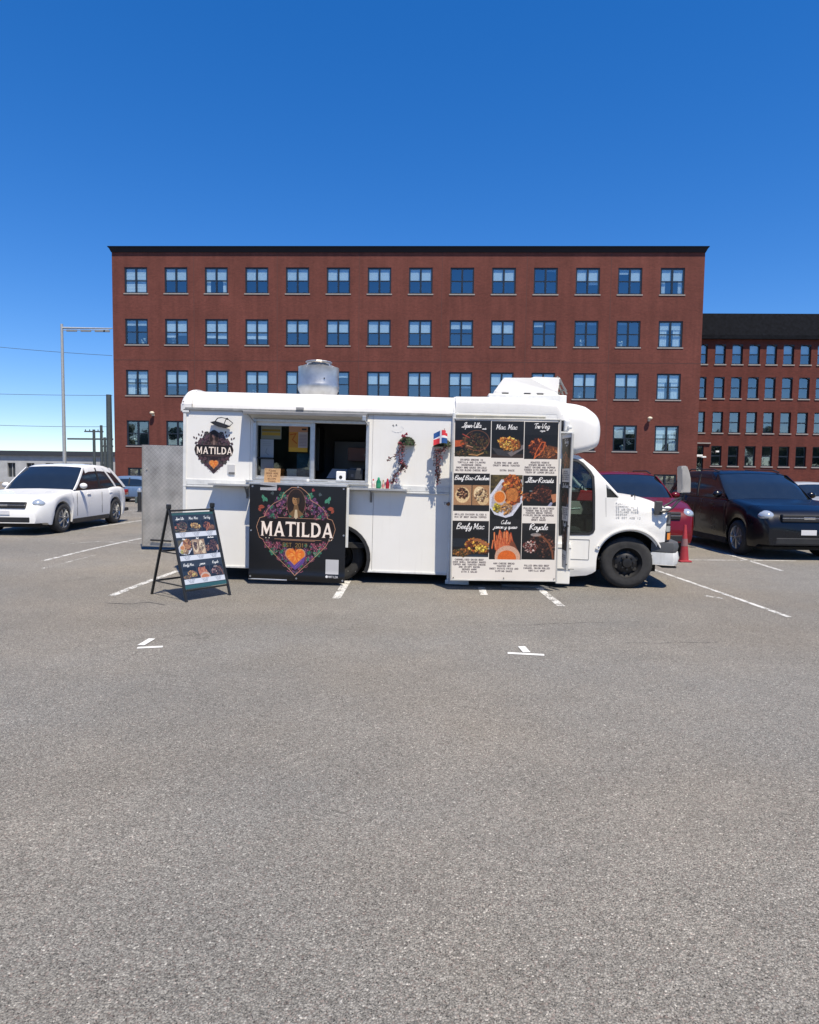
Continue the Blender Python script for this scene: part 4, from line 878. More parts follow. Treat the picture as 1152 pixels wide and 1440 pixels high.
for k, fx in enumerate((.2, .48, .76, .93)):
    b = M(); b.box(gx * fx - .45, gx * fx + (.45 if k < 3 else .1), -.08, .0, gz_ - .24, gz_ - .06, .02); b.obj('sign_box', pm('grey_signal', (.2, .22, .24), .5), ga)

# ------------------------------------------------------------------ tree belt across the road behind the photographer, mirrored in the lower windows
b = M(); rs = random.Random(3)
for i in range(70):
    x = -170 + i * 5 + rs.uniform(-2, 2); hgt = rs.uniform(8, 14.5); y = -62 + rs.uniform(-5, 5)
    b.tube([(x, y, 0), (x + rs.uniform(-.5, .5), y, hgt * .6)], [.35, .15], 6)
    for k in range(7):
        q = bmesh.ops.create_icosphere(b.bm, subdivisions=2, radius=1); c = (x + rs.uniform(-2.6, 2.6), y + rs.uniform(-2, 2), hgt * rs.uniform(.35, .86)); r_ = rs.uniform(1.2, 2.4)
        for v in q['verts']: v.co = Vector(c) + v.co * r_ * rs.uniform(.7, 1.25)
tag(b.obj('treeline', pm('far_foliage', (.045, .065, .03), .9, var=.5, scale=1.2)), kind='stuff')

# ================================================================== THE FOOD TRUCK
WHITE = pm('white_body_paint', (.745, .735, .70), .38, var=.025, scale=2.5, streak=.07, coat=.25, bump=.10, bscale=2.2)
FIBER = pm('white_fibreglass', (.70, .69, .665), .42, var=.03, scale=3, streak=.06, bump=.03, bscale=4)
TRIM = pm('satin_white_trim', (.62, .63, .62), .4, var=.08, scale=9, streak=.3)
ALU = pm('brushed_aluminium', (.56, .57, .57), .36, .75, var=.08, scale=20)
GALV = pm('galvanised_sheet', (.44, .45, .46), .40, .8, var=.16, scale=7)
GREY = pm('grey_rubber_seal', (.17, .17, .165), .7, var=.15); BLACK = pm('black_plastic', (.018, .018, .019), .5, var=.2)
DIRT = pm('dark_chassis', (.022, .021, .020), .85, var=.4, scale=8); TYRE = pm('tyre_rubber', (.024, .024, .025), .82, var=.3, scale=14, bump=.2)
STEELB = pm('black_steel_rim', (.016, .016, .017), .45, .2, var=.3); INK = pm('grey_vinyl_ink', (.36, .36, .36), .6)
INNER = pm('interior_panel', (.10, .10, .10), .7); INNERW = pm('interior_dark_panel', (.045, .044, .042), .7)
CLEAR = glassmat('clear_service_glass', (.80, .86, .86), .88, .045, .02); CABG = glassmat('cab_window_glass', (.62, .70, .68), .85, .035, .02)
tr = thing('food_truck', 'white food truck with raised roof, serving window and cutaway van cab', 'food truck', TM)
P = T
RAD = .27; W = 2.25
xr = -3.36; xs_ = P(635, 700)[0]; xf = 2.12
zb1, zb2 = .145, .155; zbelt = 1.335; zg = 2.455; zt = 2.735
# serving opening
ox0, oz1 = P(357, 591); ox1, oz0 = P(518, 677); oz1 = 2.34; oz0 = 1.455
awx, awr = P(474, 786)[0], .455
def archpts(cx, cz, r, a0, a1, n=14): return [(cx + r * math.cos(R_(a0 + (a1 - a0) * k / n)), cz + r * math.sin(R_(a0 + (a1 - a0) * k / n))) for k in range(n + 1)]
# side skins (each riveted sheet its own panel)
xm = P(522, 640)[0]; xm0 = P(352, 640)[0]
def panel(lps, nm='side_panel', mat=WHITE, t=.02, y=0): b = M(); b.plate(lps, y, y + t); return b.obj(nm, mat, tr)
panel([[(xr, zbelt + .003), (ox0 - .05, zbelt + .003), (ox0 - .05, zg), (xr, zg)]])
panel([[(ox0 - .046, zbelt + .003), (ox1 + .046, zbelt + .003), (ox1 + .046, zg), (ox0 - .046, zg)], [(ox0, oz0), (ox0, oz1), (ox1, oz1), (ox1, oz0)]])
panel([[(ox1 + .05, zbelt + .003), (xs_ - .03, zbelt + .003), (xs_ - .03, zg), (ox1 + .05, zg)]])
arch = archpts(awx, .36, awr, -28, 208)
panel([[(xr, zb1), (awx - awr * .88, zb1)] + list(reversed([p for p in arch if p[1] > zb1])) + [(awx + awr * .88, zb2), (-.55, zb2), (-.55, zbelt - .003), (xr, zbelt - .003)]])
panel([[(-.545, zb2), (xs_ - .03, zb2), (xs_ - .03, zbelt - .003), (-.545, zbelt - .003)]])
panel([[(xs_ + .03, .13), (xf, .13), (xf, zg + .05), (xs_ + .03, zg + .05)]])
b = M(); b.box(xr, xs_ - .035, -.022, -.001, zbelt - .012, zbelt + .012, .004); b.box(xr + .02, xs_ - .035, -.012, -.001, zbelt + .02, zbelt + .10, .004); b.obj('belt_rail', TRIM, tr)
b = M(); b.box(xr + .03, xs_, -.032, .0, zg - .018, zg + .022, .006); b.obj('gutter_rail', pm('grey_gutter', (.26, .26, .25), .5, .3, var=.2, scale=12), tr)
b = M(); b.box(xr, xr + .045, -.02, .0, zb1, zg - .02, .006); b.box(P(258, 600)[0] - .01, P(258, 600)[0] + .09, -.028, 0, zg - .055, zg - .02, .004); b.obj('corner_trim', TRIM, tr)
b = M(); b.tube([(xs_, -.012, .05), (xs_, -.012, zg + .03)], .032, 12); b.box(xs_ - .06, xs_ + .055, -.03, .0, zg - .01, zg + .04, .005); b.box(xs_ - .05, xs_ + .06, -.03, 0, .03, .09, .005); b.obj('corner_post', TRIM, tr, 40)
b = M(); b.box(xr + .02, awx - awr * .9, -.014, -.001, zb1 + .001, zb1 + .03, .003); b.box(awx + awr * .9, xs_ - .035, -.014, -.001, zb2 + .001, zb2 + .03, .003); b.obj('skirt_rail', TRIM, tr)
b = M()
for i in range(36):
    x = xr + .05 + i * .11
    if x < xs_ - .05:
        b.blob((x, -.014, zb1 + .016), .006, 1)
        if i % 2 == 0: b.blob((x, -.014, zbelt + .06), .005, 1)
b.obj('rivets', ALU, tr)
# roof, rounded along both long edges
def roof_sec(x, e=0.0, z0=zg, z1=zt, W_=W, r=RAD, n=8):
    pts = [(x, -e, z0)]
    for k in range(n + 1):
        a = R_(180 - 90 * k / n); pts.append((x, -e + (r + e) + (r + e) * math.cos(a) - 0, z1 - r + (r + e) * math.sin(a)))
    for k in range(n + 1):
        a = R_(90 - 90 * k / n); pts.append((x, W_ - r + (r + e) * math.cos(a), z1 - r + (r + e) * math.sin(a)))
    pts.append((x, W_ + e, z0)); return pts
b = M(); b.loft([roof_sec(xr, .002), roof_sec(xs_ - .012, .002)], closed=True); b.obj('roof', FIBER, tr, 50)
b = M(); b.loft([roof_sec(xs_ - .012, .012), roof_sec(xs_ + .012, .012)], closed=True); b.obj('roof_band', TRIM, tr, 50)
b = M()
sec = []
for k in range(6):
    t = k / 5.0; e = .028 * math.sin(R_(90 * min(1, t * 1.6 + .15))); x = xr - .04 + .17 * t; sec.append([(p[0], p[1], min(p[2], zt + e) if t < .05 else p[2]) for p in roof_sec(x, e, zg + .07, zt - (.05 * (1 - t) ** 3))])
b.loft(sec); b.obj('rear_roof_cap', FIBER, tr, 50)
b = M(); b.blob((P(259, 565)[0], -.03, P(259, 565)[1]), .012, 1); b.obj('marker_lamp', pm('small_lens', (.25, .22, .20), .3), tr)
# front part of the roof and the cab-over pod, one moulding
topc = [(xs_ + .012, zt)] + [P(*q) for q in ((700, 557), (745, 559.5), (790.6, 563), (813, 565.5), (826.7, 569), (835.7, 574.5), (842, 579.5), (847, 584.5), (850, 590), (851.3, 600))]
botc = [(xs_ + .012, zg + .05), (P(783, 590)[0], zg + .05)] + [P(*q) for q in ((786, 630), (800, 638), (808.6, 638.8), (826.7, 634.5), (835, 631.5), (842.5, 628), (847, 623.5), (849.5, 618), (851.3, 610))]
xe = P(851.3, 607)[0]; stations = [xs_ + .012, 1.2, P(760, 560)[0], P(782.5, 590)[0]] + [P(784, 590)[0] + (xe - P(784, 590)[0]) * math.sin(R_(90 * k / 14.0)) for k in range(1, 15)]
def zlo(x): return lerp([(a, c) for a, c in botc], x)
rings = []; nose0 = P(812, 600)[0]
for x in stations:
    x = min(x, xe - .002); z1 = lerp(topc, x); z0 = zlo(x); t = max(0, (x - nose0) / (xe - nose0)); ins = .40 * (1 - math.sqrt(max(0, 1 - t ** 4.5))); h = z1 - z0
    r1 = min(RAD, h * .48); r0_ = .0 if x < P(783.2, 590)[0] else min(.10, h * .48); ring = []
    y0, y1 = ins - .002, W - ins + .002
    def arc(cy, cz, r, a, c_, n=6): return [(x, cy + r * math.cos(R_(a + (c_ - a) * k / n)), cz + r * math.sin(R_(a + (c_ - a) * k / n))) for k in range(n + 1)]
    rz = max(r0_, .001)
    ring += arc(y0 + rz, z0 + rz, rz, 270, 180); ring += arc(y0 + r1, z1 - r1, r1, 180, 90); ring += arc(y1 - r1, z1 - r1, r1, 90, 0); ring += arc(y1 - rz, z0 + rz, rz, 0, -90)
    rings.append(ring)
b = M(); b.loft(rings); b.obj('cab_over_pod', FIBER, tr, 50)
b = M(); q = P(843, 589); b.box(q[0] - .05, q[0] + .03, .5, .62, q[1] - .02, q[1] + .03, .01); b.box(q[0] - .05, q[0] + .03, 1.6, 1.72, q[1] - .02, q[1] + .03, .01); b.obj('clearance_lamp', pm('amber_lens', (.5, .2, .04), .3), tr)
x0, z0 = P(638, 585); x1, z1 = P(767, 588); b = M(); b.box(x0, x1, -.035, 0, z0 - .022, z0 + .022, .006); b.obj('awning_rail', pm('khaki_rail', (.30, .29, .24), .5, .2, var=.2), tr)
# far side, ends, floor
b = M(); b.box(xr, xf, W - .02, W, zb1, zg + .02); b.obj('far_side_wall', WHITE, tr)
b = M(); b.box(xr - .0, xr + .02, .022, W - .022, zb1, zg + .06); b.obj('rear_wall', WHITE, tr)
b = M(); b.box(xr + .03, xf - .01, .03, W - .03, .50, .56); b.box(xr + .3, 3.3, .55, .63, .30, .48); b.box(xr + .3, 3.3, 1.6, 1.68, .30, .48); b.tube([(xr + .1, 1.5, .28), (1.8, 1.5, .30)], .04); b.box(-.2, .6, 1.0, 1.5, .18, .44, .03); b.obj('chassis', DIRT, tr)
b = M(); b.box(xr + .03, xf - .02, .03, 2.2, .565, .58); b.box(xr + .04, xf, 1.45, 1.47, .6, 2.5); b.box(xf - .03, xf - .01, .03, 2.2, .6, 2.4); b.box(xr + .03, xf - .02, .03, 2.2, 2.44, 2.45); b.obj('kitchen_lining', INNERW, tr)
# inner skirt so the underside reads solid behind the sheets
b = M(); b.box(-3.3, -1.62, .35, .37, .0 + .1, .5); b.box(-.55, 2.1, .35, .37, .1, .5); b.obj('underbody_shield', DIRT, tr)
# rear wheel arch lip and wheels
b = M()
a2 = archpts(awx, .36, awr + .012, -26, 206, 20)
for p, q in zip(a2, a2[1:]): b.bar((p[0], -.012, p[1]), (q[0], -.012, q[1]), .05, .045)
b.obj('wheel_arch', BLACK, tr)
b = M(); a3 = archpts(awx, .36, awr - .01, -20, 200, 16)
for p, q in zip(a3, a3[1:]): b.face([(p[0], .0, p[1]), (q[0], .0, q[1]), (q[0], .75, q[1]), (p[0], .75, p[1])])
b.box(awx - .5, awx + .5, .75, .77, .1, .9); b.obj('wheel_well', DIRT, tr)
def wheel(parent, x, y, z, r, w, rimmat, dual=False, dirn=-1, spokes=0, rr=.58):
    """axis along y; outer face looks towards dirn*y"""
    s = dirn; b = M(); prof = [(r * rr, 0), (r * .66, -.0), (r * .80, .012), (r * .93, -.002), (r * .985, -.03), (r, -.06), (r, -w + .05), (r * .94, -w), (r * rr, -w + .01)]
    b.lathe([(a, s * c) for a, c in [(p, q) for p, q in prof]], (x, y, z), 'y', 40)
    if r > .34:
        for k in range(40):
            a = 2 * math.pi * k / 40
            b.bar((x + r * .985 * math.cos(a), y - s * .035, z + r * .985 * math.sin(a)), (x + r * .985 * math.cos(a), y - s * .09, z + r * .985 * math.sin(a)), .016, .012)
    wh = b.obj('wheel', TYRE, parent, 40)
    b = M(); R0 = r * rr
    if dual: prof = [(R0, -.0), (R0 * .97, -.02), (R0 * .9, -.05), (R0 * .86, -.12), (R0 * .40, -.13), (R0 * .38, -.05), (R0 * .30, -.02), (0, -.015)]
    elif spokes == 0: prof = [(R0, 0), (R0 * .98, -.015), (R0 * .88, -.035), (R0 * .80, -.07), (R0 * .55, -.03), (R0 * .34, -.02), (R0 * .30, .012), (R0 * .18, .016), (0, .016)]
    else: prof = [(R0, .004), (R0 * .96, -.006), (R0 * .92, -.05), (R0 * .90, -.12), (0, -.13)]
    b.lathe([(a, s * c) for a, c in prof], (x, y, z), 'y', 32)
    if spokes == 0:
        for k in range(8):
            a = 2 * math.pi * k / 8; b.lathe([(0, s * .02), (.014, s * .018), (.014, -s * .04)], (x + R0 * .44 * math.cos(a), y, z + R0 * .44 * math.sin(a)), 'y', 6)
    else:
        for k in range(spokes):
            a = 2 * math.pi * k / spokes + .3
            b.bar((x + R0 * .1 * math.cos(a), y + s * .0, z + R0 * .1 * math.sin(a)), (x + R0 * .95 * math.cos(a), y - s * .008, z + R0 * .95 * math.sin(a)), .05, .02)
        b.lathe([(0, s * .012), (R0 * .2, s * .008), (R0 * .22, -s * .03)], (x, y, z), 'y', 16)
    b.obj('rim', rimmat, wh, 40)
    if spokes == 0 and not dual:
        b = M()
        for k in range(6):
            a = 2 * math.pi * k / 6 + .4; b.lathe([(0, 0), (.03, 0), (.03, -s * .001)], (x + R0 * .68 * math.cos(a), y - s * .043, z + R0 * .68 * math.sin(a)), 'y', 10)
        b.obj('vent_hole', DIRT, wh)
    return wh
# wheels touch the (level) ground while the body sits one degree nose down
def ground_local(x): return x * TT
wheel(tr, awx, .14, ground_local(awx) + .372, .372, .22, STEELB, dual=True); wheel(tr, awx, W - .14, ground_local(awx) + .372, .372, .22, STEELB, dual=True, dirn=1)
fx = P(883, 793)[0]; fz = ground_local(fx) + .372
wheel(tr, fx, .035, fz, .372, .23, STEELB); wheel(tr, fx, W - .05, fz, .372, .23, STEELB, dirn=1)

# ---- cab
A_R = .46; acx, acz = fx + .015, P(888, 792)[1] + .0
ax_l = P(843, 795); nose_b = P(938, 763)
top = [P(786, 634), P(800, 636.5), P(812, 639.5), P(822, 645), P(832, 655), P(844, 669), P(856, 682), P(866, 693), P(875, 701)]
hoodl = [P(884, 700.5), P(900, 701.5), P(916, 704), P(928, 708), P(938, 713.5), P(943, 720)]
front = [P(940, 735), P(938.5, 750), P(938, 763), P(930, 763.5)]
arc_ = [p for p in archpts(acx, acz, A_R, 22, 184, 26)]
bot = [P(833, 806.5), P(825, 809.5), P(805, 811), P(786, 811.5)]
z_dw = [P(786, 752.6), P(829, 752.5), P(834.5, 750), P(837, 745), P(837.2, 700), P(836.5, 670), P(832, 662), P(822, 650.5), P(815, 646), P(806, 644), P(786, 645)]
qtr = [P(852.8, 681.2), P(870.5, 699.8), P(853.6, 699.6)]
def cab_warp(v):
    x, y, z = v.x, v.y, v.z; d = 0
    if x > 3.2: d += .16 * ((x - 3.2) / .6) ** 2
    if z > 1.45 and x < 3.0: d += .20 * ((z - 1.45) / .8) ** 1.5
    zh = lerp([(3.0, 1.36), (3.8, 1.2)], x)
    if x > 2.95 and z > zh - .12: d += .10 * ((z - zh + .12) / .12) ** 2
    if z < .32: d += .05 * ((.32 - z) / .2)
    d -= .018 * math.exp(-((z - .95) / .12) ** 2) * (1 if x > 2.9 else max(0, (x - 2.7) / .2))
    s = 1 if y < W / 2 else -1
    return Vector((x, y + s * d, z))
outline = bot + top + hoodl + front + list(arc_)
outline = [P(781, 811.5)] + [P(781, 634)] + top[1:] + hoodl + front + arc_ + [P(838, 803)] + bot[:-1]
gx = [2.1 + .06 * k for k in range(30)]; gz = [.1 + .06 * k for k in range(34)]
for nm, ya, yb in (('cab_side', .0, .03), ('cab_side', W - .03, W)):
    b = M(); b.plate([outline, z_dw, qtr], ya, yb, cab_warp, gx, gz); b.obj(nm, WHITE, tr, 35)
def frame_strip(loop, w, y0, y1, nm, mat, warp=True, closed=True):
    b = M(); n = len(loop); cx_ = sum(p[0] for p in loop) / n; cz_ = sum(p[1] for p in loop) / n
    inn = []
    for i, p in enumerate(loop):
        a, c = Vector((*loop[i - 1], 0)), Vector((*loop[(i + 1) % n], 0)); d = (c - a).normalized(); nr = Vector((-d.y, d.x, 0)); q = Vector((*p, 0))
        if (Vector((cx_, cz_, 0)) - q).dot(nr) < 0: nr = -nr
        inn.append((p[0] + nr.x * w, p[1] + nr.y * w))
    b.plate([loop, inn], y0, y1, cab_warp if warp else None, gx if warp else None, gz if warp else None); return b.obj(nm, mat, tr)
frame_strip(z_dw, .035, -.006, .025, 'window_seal', BLACK)
b = M(); b.plate([z_dw], .015, .02, cab_warp, gx, gz); b.obj('door_window', CABG, tr)
b = M(); b.plate([qtr], .012, .017, cab_warp, gx, gz); b.obj('quarter_window', pm('smoked_quarter_glass', (.02, .022, .024), .12), tr)
b = M(); b.plate([z_dw], W - .02, W - .015, cab_warp, gx, gz); b.obj('door_window', CABG, tr)
# access hatch and shut lines on the cab side
b = M(); hx0, hz0 = P(797, 786); hx1, hz1 = P(829, 759)
for a_, c_ in (((hx0, hz1), (hx1, hz1)), ((hx1, hz1), (hx1, hz0)), ((hx1, hz0), (hx0, hz0))): b.bar((a_[0], -.002, a_[1]), (c_[0], -.002, c_[1]), .005, .006)
sl_ = [P(852.3, 700), P(852.5, 730), P(853, 748)]
for a_, c_ in zip(sl_, sl_[1:]): b.bar((a_[0], -.0, a_[1]), (c_[0], -.0, c_[1]), .004, .005)
b.obj('shut_line', GREY, tr)
# wheel arch flare
b = M(); fl = archpts(acx, acz, A_R + .035, 28, 158, 24)
for p, q in zip(fl, fl[1:]):
    wp, wq = cab_warp(Vector((p[0], 0, p[1]))), cab_warp(Vector((q[0], 0, q[1]))); b.bar((wp.x, wp.y - .012, wp.z), (wq.x, wq.y - .012, wq.z), .05, .02)
b.obj('arch_flare', WHITE, tr, 60)
b = M(); fl = archpts(acx, acz, A_R - .0, 0, 186, 22)
for p, q in zip(fl, fl[1:]): b.face([(p[0], .05, p[1]), (q[0], .05, q[1]), (q[0], .5, q[1]), (p[0], .5, p[1])])
b.box(fx - .5, fx + .55, .5, .52, .25, 1.0); b.obj('wheel_well', DIRT, tr); b = M()
for p, q in zip(fl, fl[1:]): b.face([(p[0], W - .5, p[1]), (q[0], W - .5, q[1]), (q[0], W - .05, q[1]), (p[0], W - .05, p[1])])
b.box(fx - .5, fx + .55, W - .52, W - .5, .25, 1.0); b.obj('wheel_well', DIRT, tr)
# hood, cowl, windscreen
hl = [P(866, 693), P(875, 701)] + hoodl; hl = [(p[0], p[1]) for p in hl[1:]] + [P(942, 727), P(941, 735)]
def hood_fn(u, v):
    i = u * (len(hl) - 1); k = min(int(i), len(hl) - 2); t = i - k; x = hl[k][0] * (1 - t) + hl[k + 1][0] * t; z = hl[k][1] * (1 - t) + hl[k + 1][1] * t
    wy = cab_warp(Vector((x, 0, z))).y; y = wy + (W - 2 * wy) * v; s = math.sin(math.pi * v)
    return (x + .10 * s ** .7 * max(0, (u - .6) / .4), y, z + .045 * s ** .6 * (1 if u < .9 else .6))
b = M(); b.grid(hood_fn, 20, 24, uv=False); b.obj('hood', WHITE, tr, 50)
ws0, ws1 = P(816, 640.5), P(874.5, 700.5)
def ws_fn(u, v):
    x = ws0[0] + (ws1[0] - ws0[0]) * u; z = ws0[1] + (ws1[1] - ws0[1]) * u; wy = cab_warp(Vector((x, 0, z))).y + .04
    y = wy + (W - 2 * wy) * v; return (x + .07 * math.sin(math.pi * v), y, z + .02 * math.sin(math.pi * v))
b = M(); b.grid(ws_fn, 8, 14, uv=False); b.obj('windscreen', CABG, tr, 60)
b = M()
for s in (0, 1):
    ps = [P(812, 640.5), P(833, 657.5), P(856, 683.5), P(874, 701)]
    q = [cab_warp(Vector((p[0], 0 if s == 0 else W, p[1]))) for p in ps]; b.tube([(v.x + .01, v.y + (.03 if s == 0 else -.03), v.z - .015) for v in q], .035, 8)
b.obj('windscreen_pillar', WHITE, tr, 60)
b = M(); c0 = P(878, 701); b.box(c0[0] - .06, c0[0] + .16, .25, 2.0, c0[1] - .03, c0[1] + .012, .01)
b.tube([(c0[0] + .02, .55, c0[1] + .03), (c0[0] - .12, 1.0, c0[1] + .13)], .008, 5); b.tube([(c0[0] + .02, 1.4, c0[1] + .03), (c0[0] - .12, 1.85, c0[1] + .13)], .008, 5); b.blob((P(896, 699)[0], .25, P(896, 699)[1] + .01), .018, 1); b.obj('cowl_wiper', BLACK, tr)
b = M(); b.tube([(P(897, 701)[0], .12, P(897, 701)[1] - .03), (P(896, 695)[0], .12, P(896, 695)[1])], .006, 5); b.obj('aerial', BLACK, tr)
# front fascia: grille, lamps, bumper
xfc = P(941, 740)[0]; zc0, zc1 = P(941, 763)[1], P(941, 722)[1]
b = M(); b.box(xfc - .05, xfc + .03, .22, W - .22, zc0, zc1, .02); b.obj('grille', BLACK, tr)
b = M()
for k in range(5): b.box(xfc + .031, xfc + .045, .5, W - .5, zc0 + .05 + k * .075, zc0 + .075 + k * .075, .004)
b.obj('grille_bars', ALU, tr)
for s in (0, 1):
    Y = lambda v: v if s == 0 else W - v
    def slab(u0, u1, p_t, p_b, mat, nm, par=tr, lift=0):
        b = M(); q = [P(*p_t), P(*p_b)]; z1_, z0_ = q[0][1], q[1][1]
        fn = lambda u, v: (xfc - .03 + (.14 + lift) * math.sin(R_(90 * (u0 + (u1 - u0) * u))) , Y(.125 - lift + .20 * (1 - math.cos(R_(90 * (u0 + (u1 - u0) * u))))), z0_ + (z1_ - z0_) * v)
        b.grid(fn, 8, 4, uv=False); return b.obj(nm, mat, par, 60)
    hd = slab(0, 1, (945, 722), (945, 763), pm('lamp_housing', (.03, .03, .032), .3), 'headlight')
    slab(.1, .95, (945, 724), (945, 738), pm('lamp_lens_dark', (.10, .10, .105), .15, coat=.8), 'lens', hd, .006)
    slab(.15, .95, (945, 741), (945, 749), pm('lamp_reflector', (.42, .44, .43), .15, .3, coat=1), 'reflector', hd, .008)
    slab(.25, .95, (945, 751), (945, 760.5), pm('amber_indicator', (.72, .22, .015), .3, coat=.5), 'indicator', hd, .010)
bz = [P(945, 764)[1], P(945, 777)[1], P(945, 796)[1]]; bx0, bx1 = P(930, 780)[0], P(961.5, 780)[0]
def bump(z0, z1, mat, nm, ex, bev=.03):
    prof = [(bx0, .03), (bx0 + .16, .0), (bx1 - .08 - ex, .05), (bx1 - ex, .22), (bx1 + .05 - ex, .7), (bx1 + .06 - ex, W / 2)]
    full = prof + [(x, W - y) for x, y in reversed(prof[:-1])]; inn = [(x - .12, y + (.05 if y < W / 2 else -.05 if y > W / 2 else 0)) for x, y in full]
    b = M(); b.loft([[(x, y, z0) for x, y in full] + [(x, y, z0) for x, y in reversed(inn)], [(x, y, (z0 + z1) / 2) for x, y in [(x + .012, y - .01 if y < W / 2 else y + .01) for x, y in full]] + [(x, y, (z0 + z1) / 2) for x, y in reversed(inn)], [(x, y, z1) for x, y in full] + [(x, y, z1) for x, y in reversed(inn)]])
    return b.obj(nm, mat, tr, 40)
bump(bz[1], bz[0], pm('grey_bumper_plastic', (.075, .08, .085), .6), 'bumper_pad', .01); bump(bz[2] + .012, bz[1] - .01, TRIM, 'bumper', .0); bump(bz[2] - .0, bz[2] + .010, pm('bumper_lip', (.4, .4, .4), .5), 'bumper_lip', .02)
b = M(); q = P(935, 797); b.box(q[0], q[0] + .2, .1, .5, q[1] - .03, q[1] - .005); b.obj('air_dam', BLACK, tr)
# folded near side mirror, its bracket and the tall mirror on arms
x0, z1 = P(921, 704.5); x1, z0 = P(930.5, 724); b = M(); b.box(x0, x1, -.035, .03, z0, z1, .012); b.obj('side_mirror', pm('mirror_shell', (.045, .045, .047), .5), tr)
b = M(); b.blob((P(936, 714)[0], .0, P(936, 714)[1]), .055, 2, 0, (1.5, .8, .5)); b.obj('mirror_mount', WHITE, tr, 60)
def A3(px, py, off): q = P(px, py, off); return (q[0], off, q[1])
b = M(); b.tube([A3(929, 720, -.05), A3(938, 719, -.06), A3(946, 714, .02), A3(953, 706, .15), A3(959, 700, .28)], .018, 8); b.tube([A3(934, 712, -.03), A3(943, 707, .0), A3(951, 702, .12), A3(960, 699, .28)], .016, 8); b.tube([A3(959, 704, .28), A3(962, 692, .28)], .02, 8)
mr = b.obj('mirror_arm', BLACK, tr, 60)
pr = [A3(*q_, .28) for q_ in ((955, 656), (963, 655), (966.5, 664), (968.5, 674), (968, 693), (955, 693))]
b = M(); b.plate([[(p[0], p[2]) for p in pr]], .18, .36); bmesh.ops.bevel(b.bm, geom=[e for e in b.bm.edges if e.calc_length() > .12 or True], offset=.012, segments=2, affect='EDGES', clamp_overlap=True)
b.obj('mirror_head', pm('grey_mirror_back', (.36, .35, .33), .5, var=.1), tr, 40)
# vehicle lettering on the fender
b = M(); ltx = ['PANASCO LLC', 'COMMERCIAL ST', '23 UNION AVE', 'WAYLAND MASS', 'DEDHAM', 'US DOT 408612']
yrow = [708, 712.2, 716, 719.6, 723.4, 727.8]
for tx_, py in zip(ltx, yrow):
    x, z = P(866.5, py + 1.2); h = .025
    for ch in tx_:
        for sg in glyph(ch):
            for p, q in zip(sg, sg[1:]):
                a_, c_ = cab_warp(Vector((x + p[0] * h / 7, 0, z + p[1] * h / 6))), cab_warp(Vector((x + q[0] * h / 7, 0, z + q[1] * h / 6)))
                if (a_ - c_).length > 1e-4: b.bar((a_.x, a_.y - .003, a_.z), (c_.x, c_.y - .003, c_.z), .0034, .002)
        x += .027
b.obj('fender_lettering', INK, tr)
# cab interior
for ya in (.25, 1.4):
    b = M(); b.box(2.2, 2.75, ya, ya + .55, .62, .80, .06); b.box(2.16, 2.34, ya, ya + .55, .72, 1.45, .06); b.obj('seat', pm('grey_seat_cloth', (.05, .052, .055), .9), tr)
b = M(); b.box(2.95, 3.15, .15, 2.1, 1.05, 1.32, .04); b.tube([(2.95, 1.6, 1.2), (2.8, 1.6, 1.32)], .02); b.lathe([(.16, -.01), (.18, 0), (.16, .01), (.145, 0), (.16, -.01)], (2.78, 1.65, 1.34), 'x', 20); b.box(2.15, 3.2, .1, 2.15, .45, .5); b.obj('dashboard', DIRT, tr)
x0, z0 = P(797, 704, .5); x1, z1 = P(835, 690, .5); b = M(); b.box(x0, x1, .50, .62, z0, z1, .015); b.obj('red_seat_cover', pm('red_vinyl', (.70, .03, .05), .5), tr)
b = M(); b.box(xf - .008, xf + .0, .03, W - .03, .5, 2.2); b.obj('cab_bulkhead', DIRT, tr)
b = M(); b.tube([(P(786, 740, .2)[0], .2, P(786, 716, .2)[1]), (P(816, 716, .2)[0], .2, P(816, 715, .2)[1])], .014, 8); b.obj('grab_rail', ALU, tr, 60)
# fittings above the door: vent box, bracket, step
x0, z1 = P(786.5, 591); x1, z0 = P(793, 608); b = M(); b.box(x0, x1, -.012, .004, z0, z1, .003); b.obj('vent', BLACK, tr)
b = M(); x0, z0 = P(792, 608); b.box(x0 - .06, x0 + .12, -.16, .0, z0 - .02, z0 + .0, .004); b.box(x0 + .0, x0 + .07, -.10, .0, z0 + .01, z0 + .17, .02); b.box(x0 + .04, x0 + .1, -.14, -.06, z0 + .04, z0 + .09, .015); b.obj('door_bracket', TRIM, tr)
x0, z1 = P(783, 763); x1, z0 = P(800, 821); b = M(); b.box(x0, x1, -.05, .03, z0, z1, .012); b.obj('step_well_panel', WHITE, tr)
b = M(); b.box(x0, x1 + .002, -.056, -.05, P(790, 770)[1] - .004, P(790, 770)[1] + .004); b.box(x0, x1 + .05, -.062, -.05, P(790, 799)[1] - .006, P(790, 799)[1] + .004); b.blob((P(795, 799)[0], -.06, P(795, 799)[1]), .012, 1); b.obj('latch_line', GREY, tr)
x0, z1 = P(706, 823.5); x1, z0 = P(771, 829); b = M(); b.box(x0, x1, -.06, .30, .008 + x0 * TT + .02, z1, .004); b.obj('entry_step', pm('worn_grey_step', (.16, .16, .155), .7, var=.2), tr)
x0, z1 = P(630, 812); b = M(); b.box(x0, x0 + .3, -.05, .02, z1 - .09, z1, .004); b.obj('jack_foot', TRIM, tr)
b = M(); b.box(.9, 1.7, .1, .5, .08, .3, .02); b.obj('battery_box', DIRT, tr)

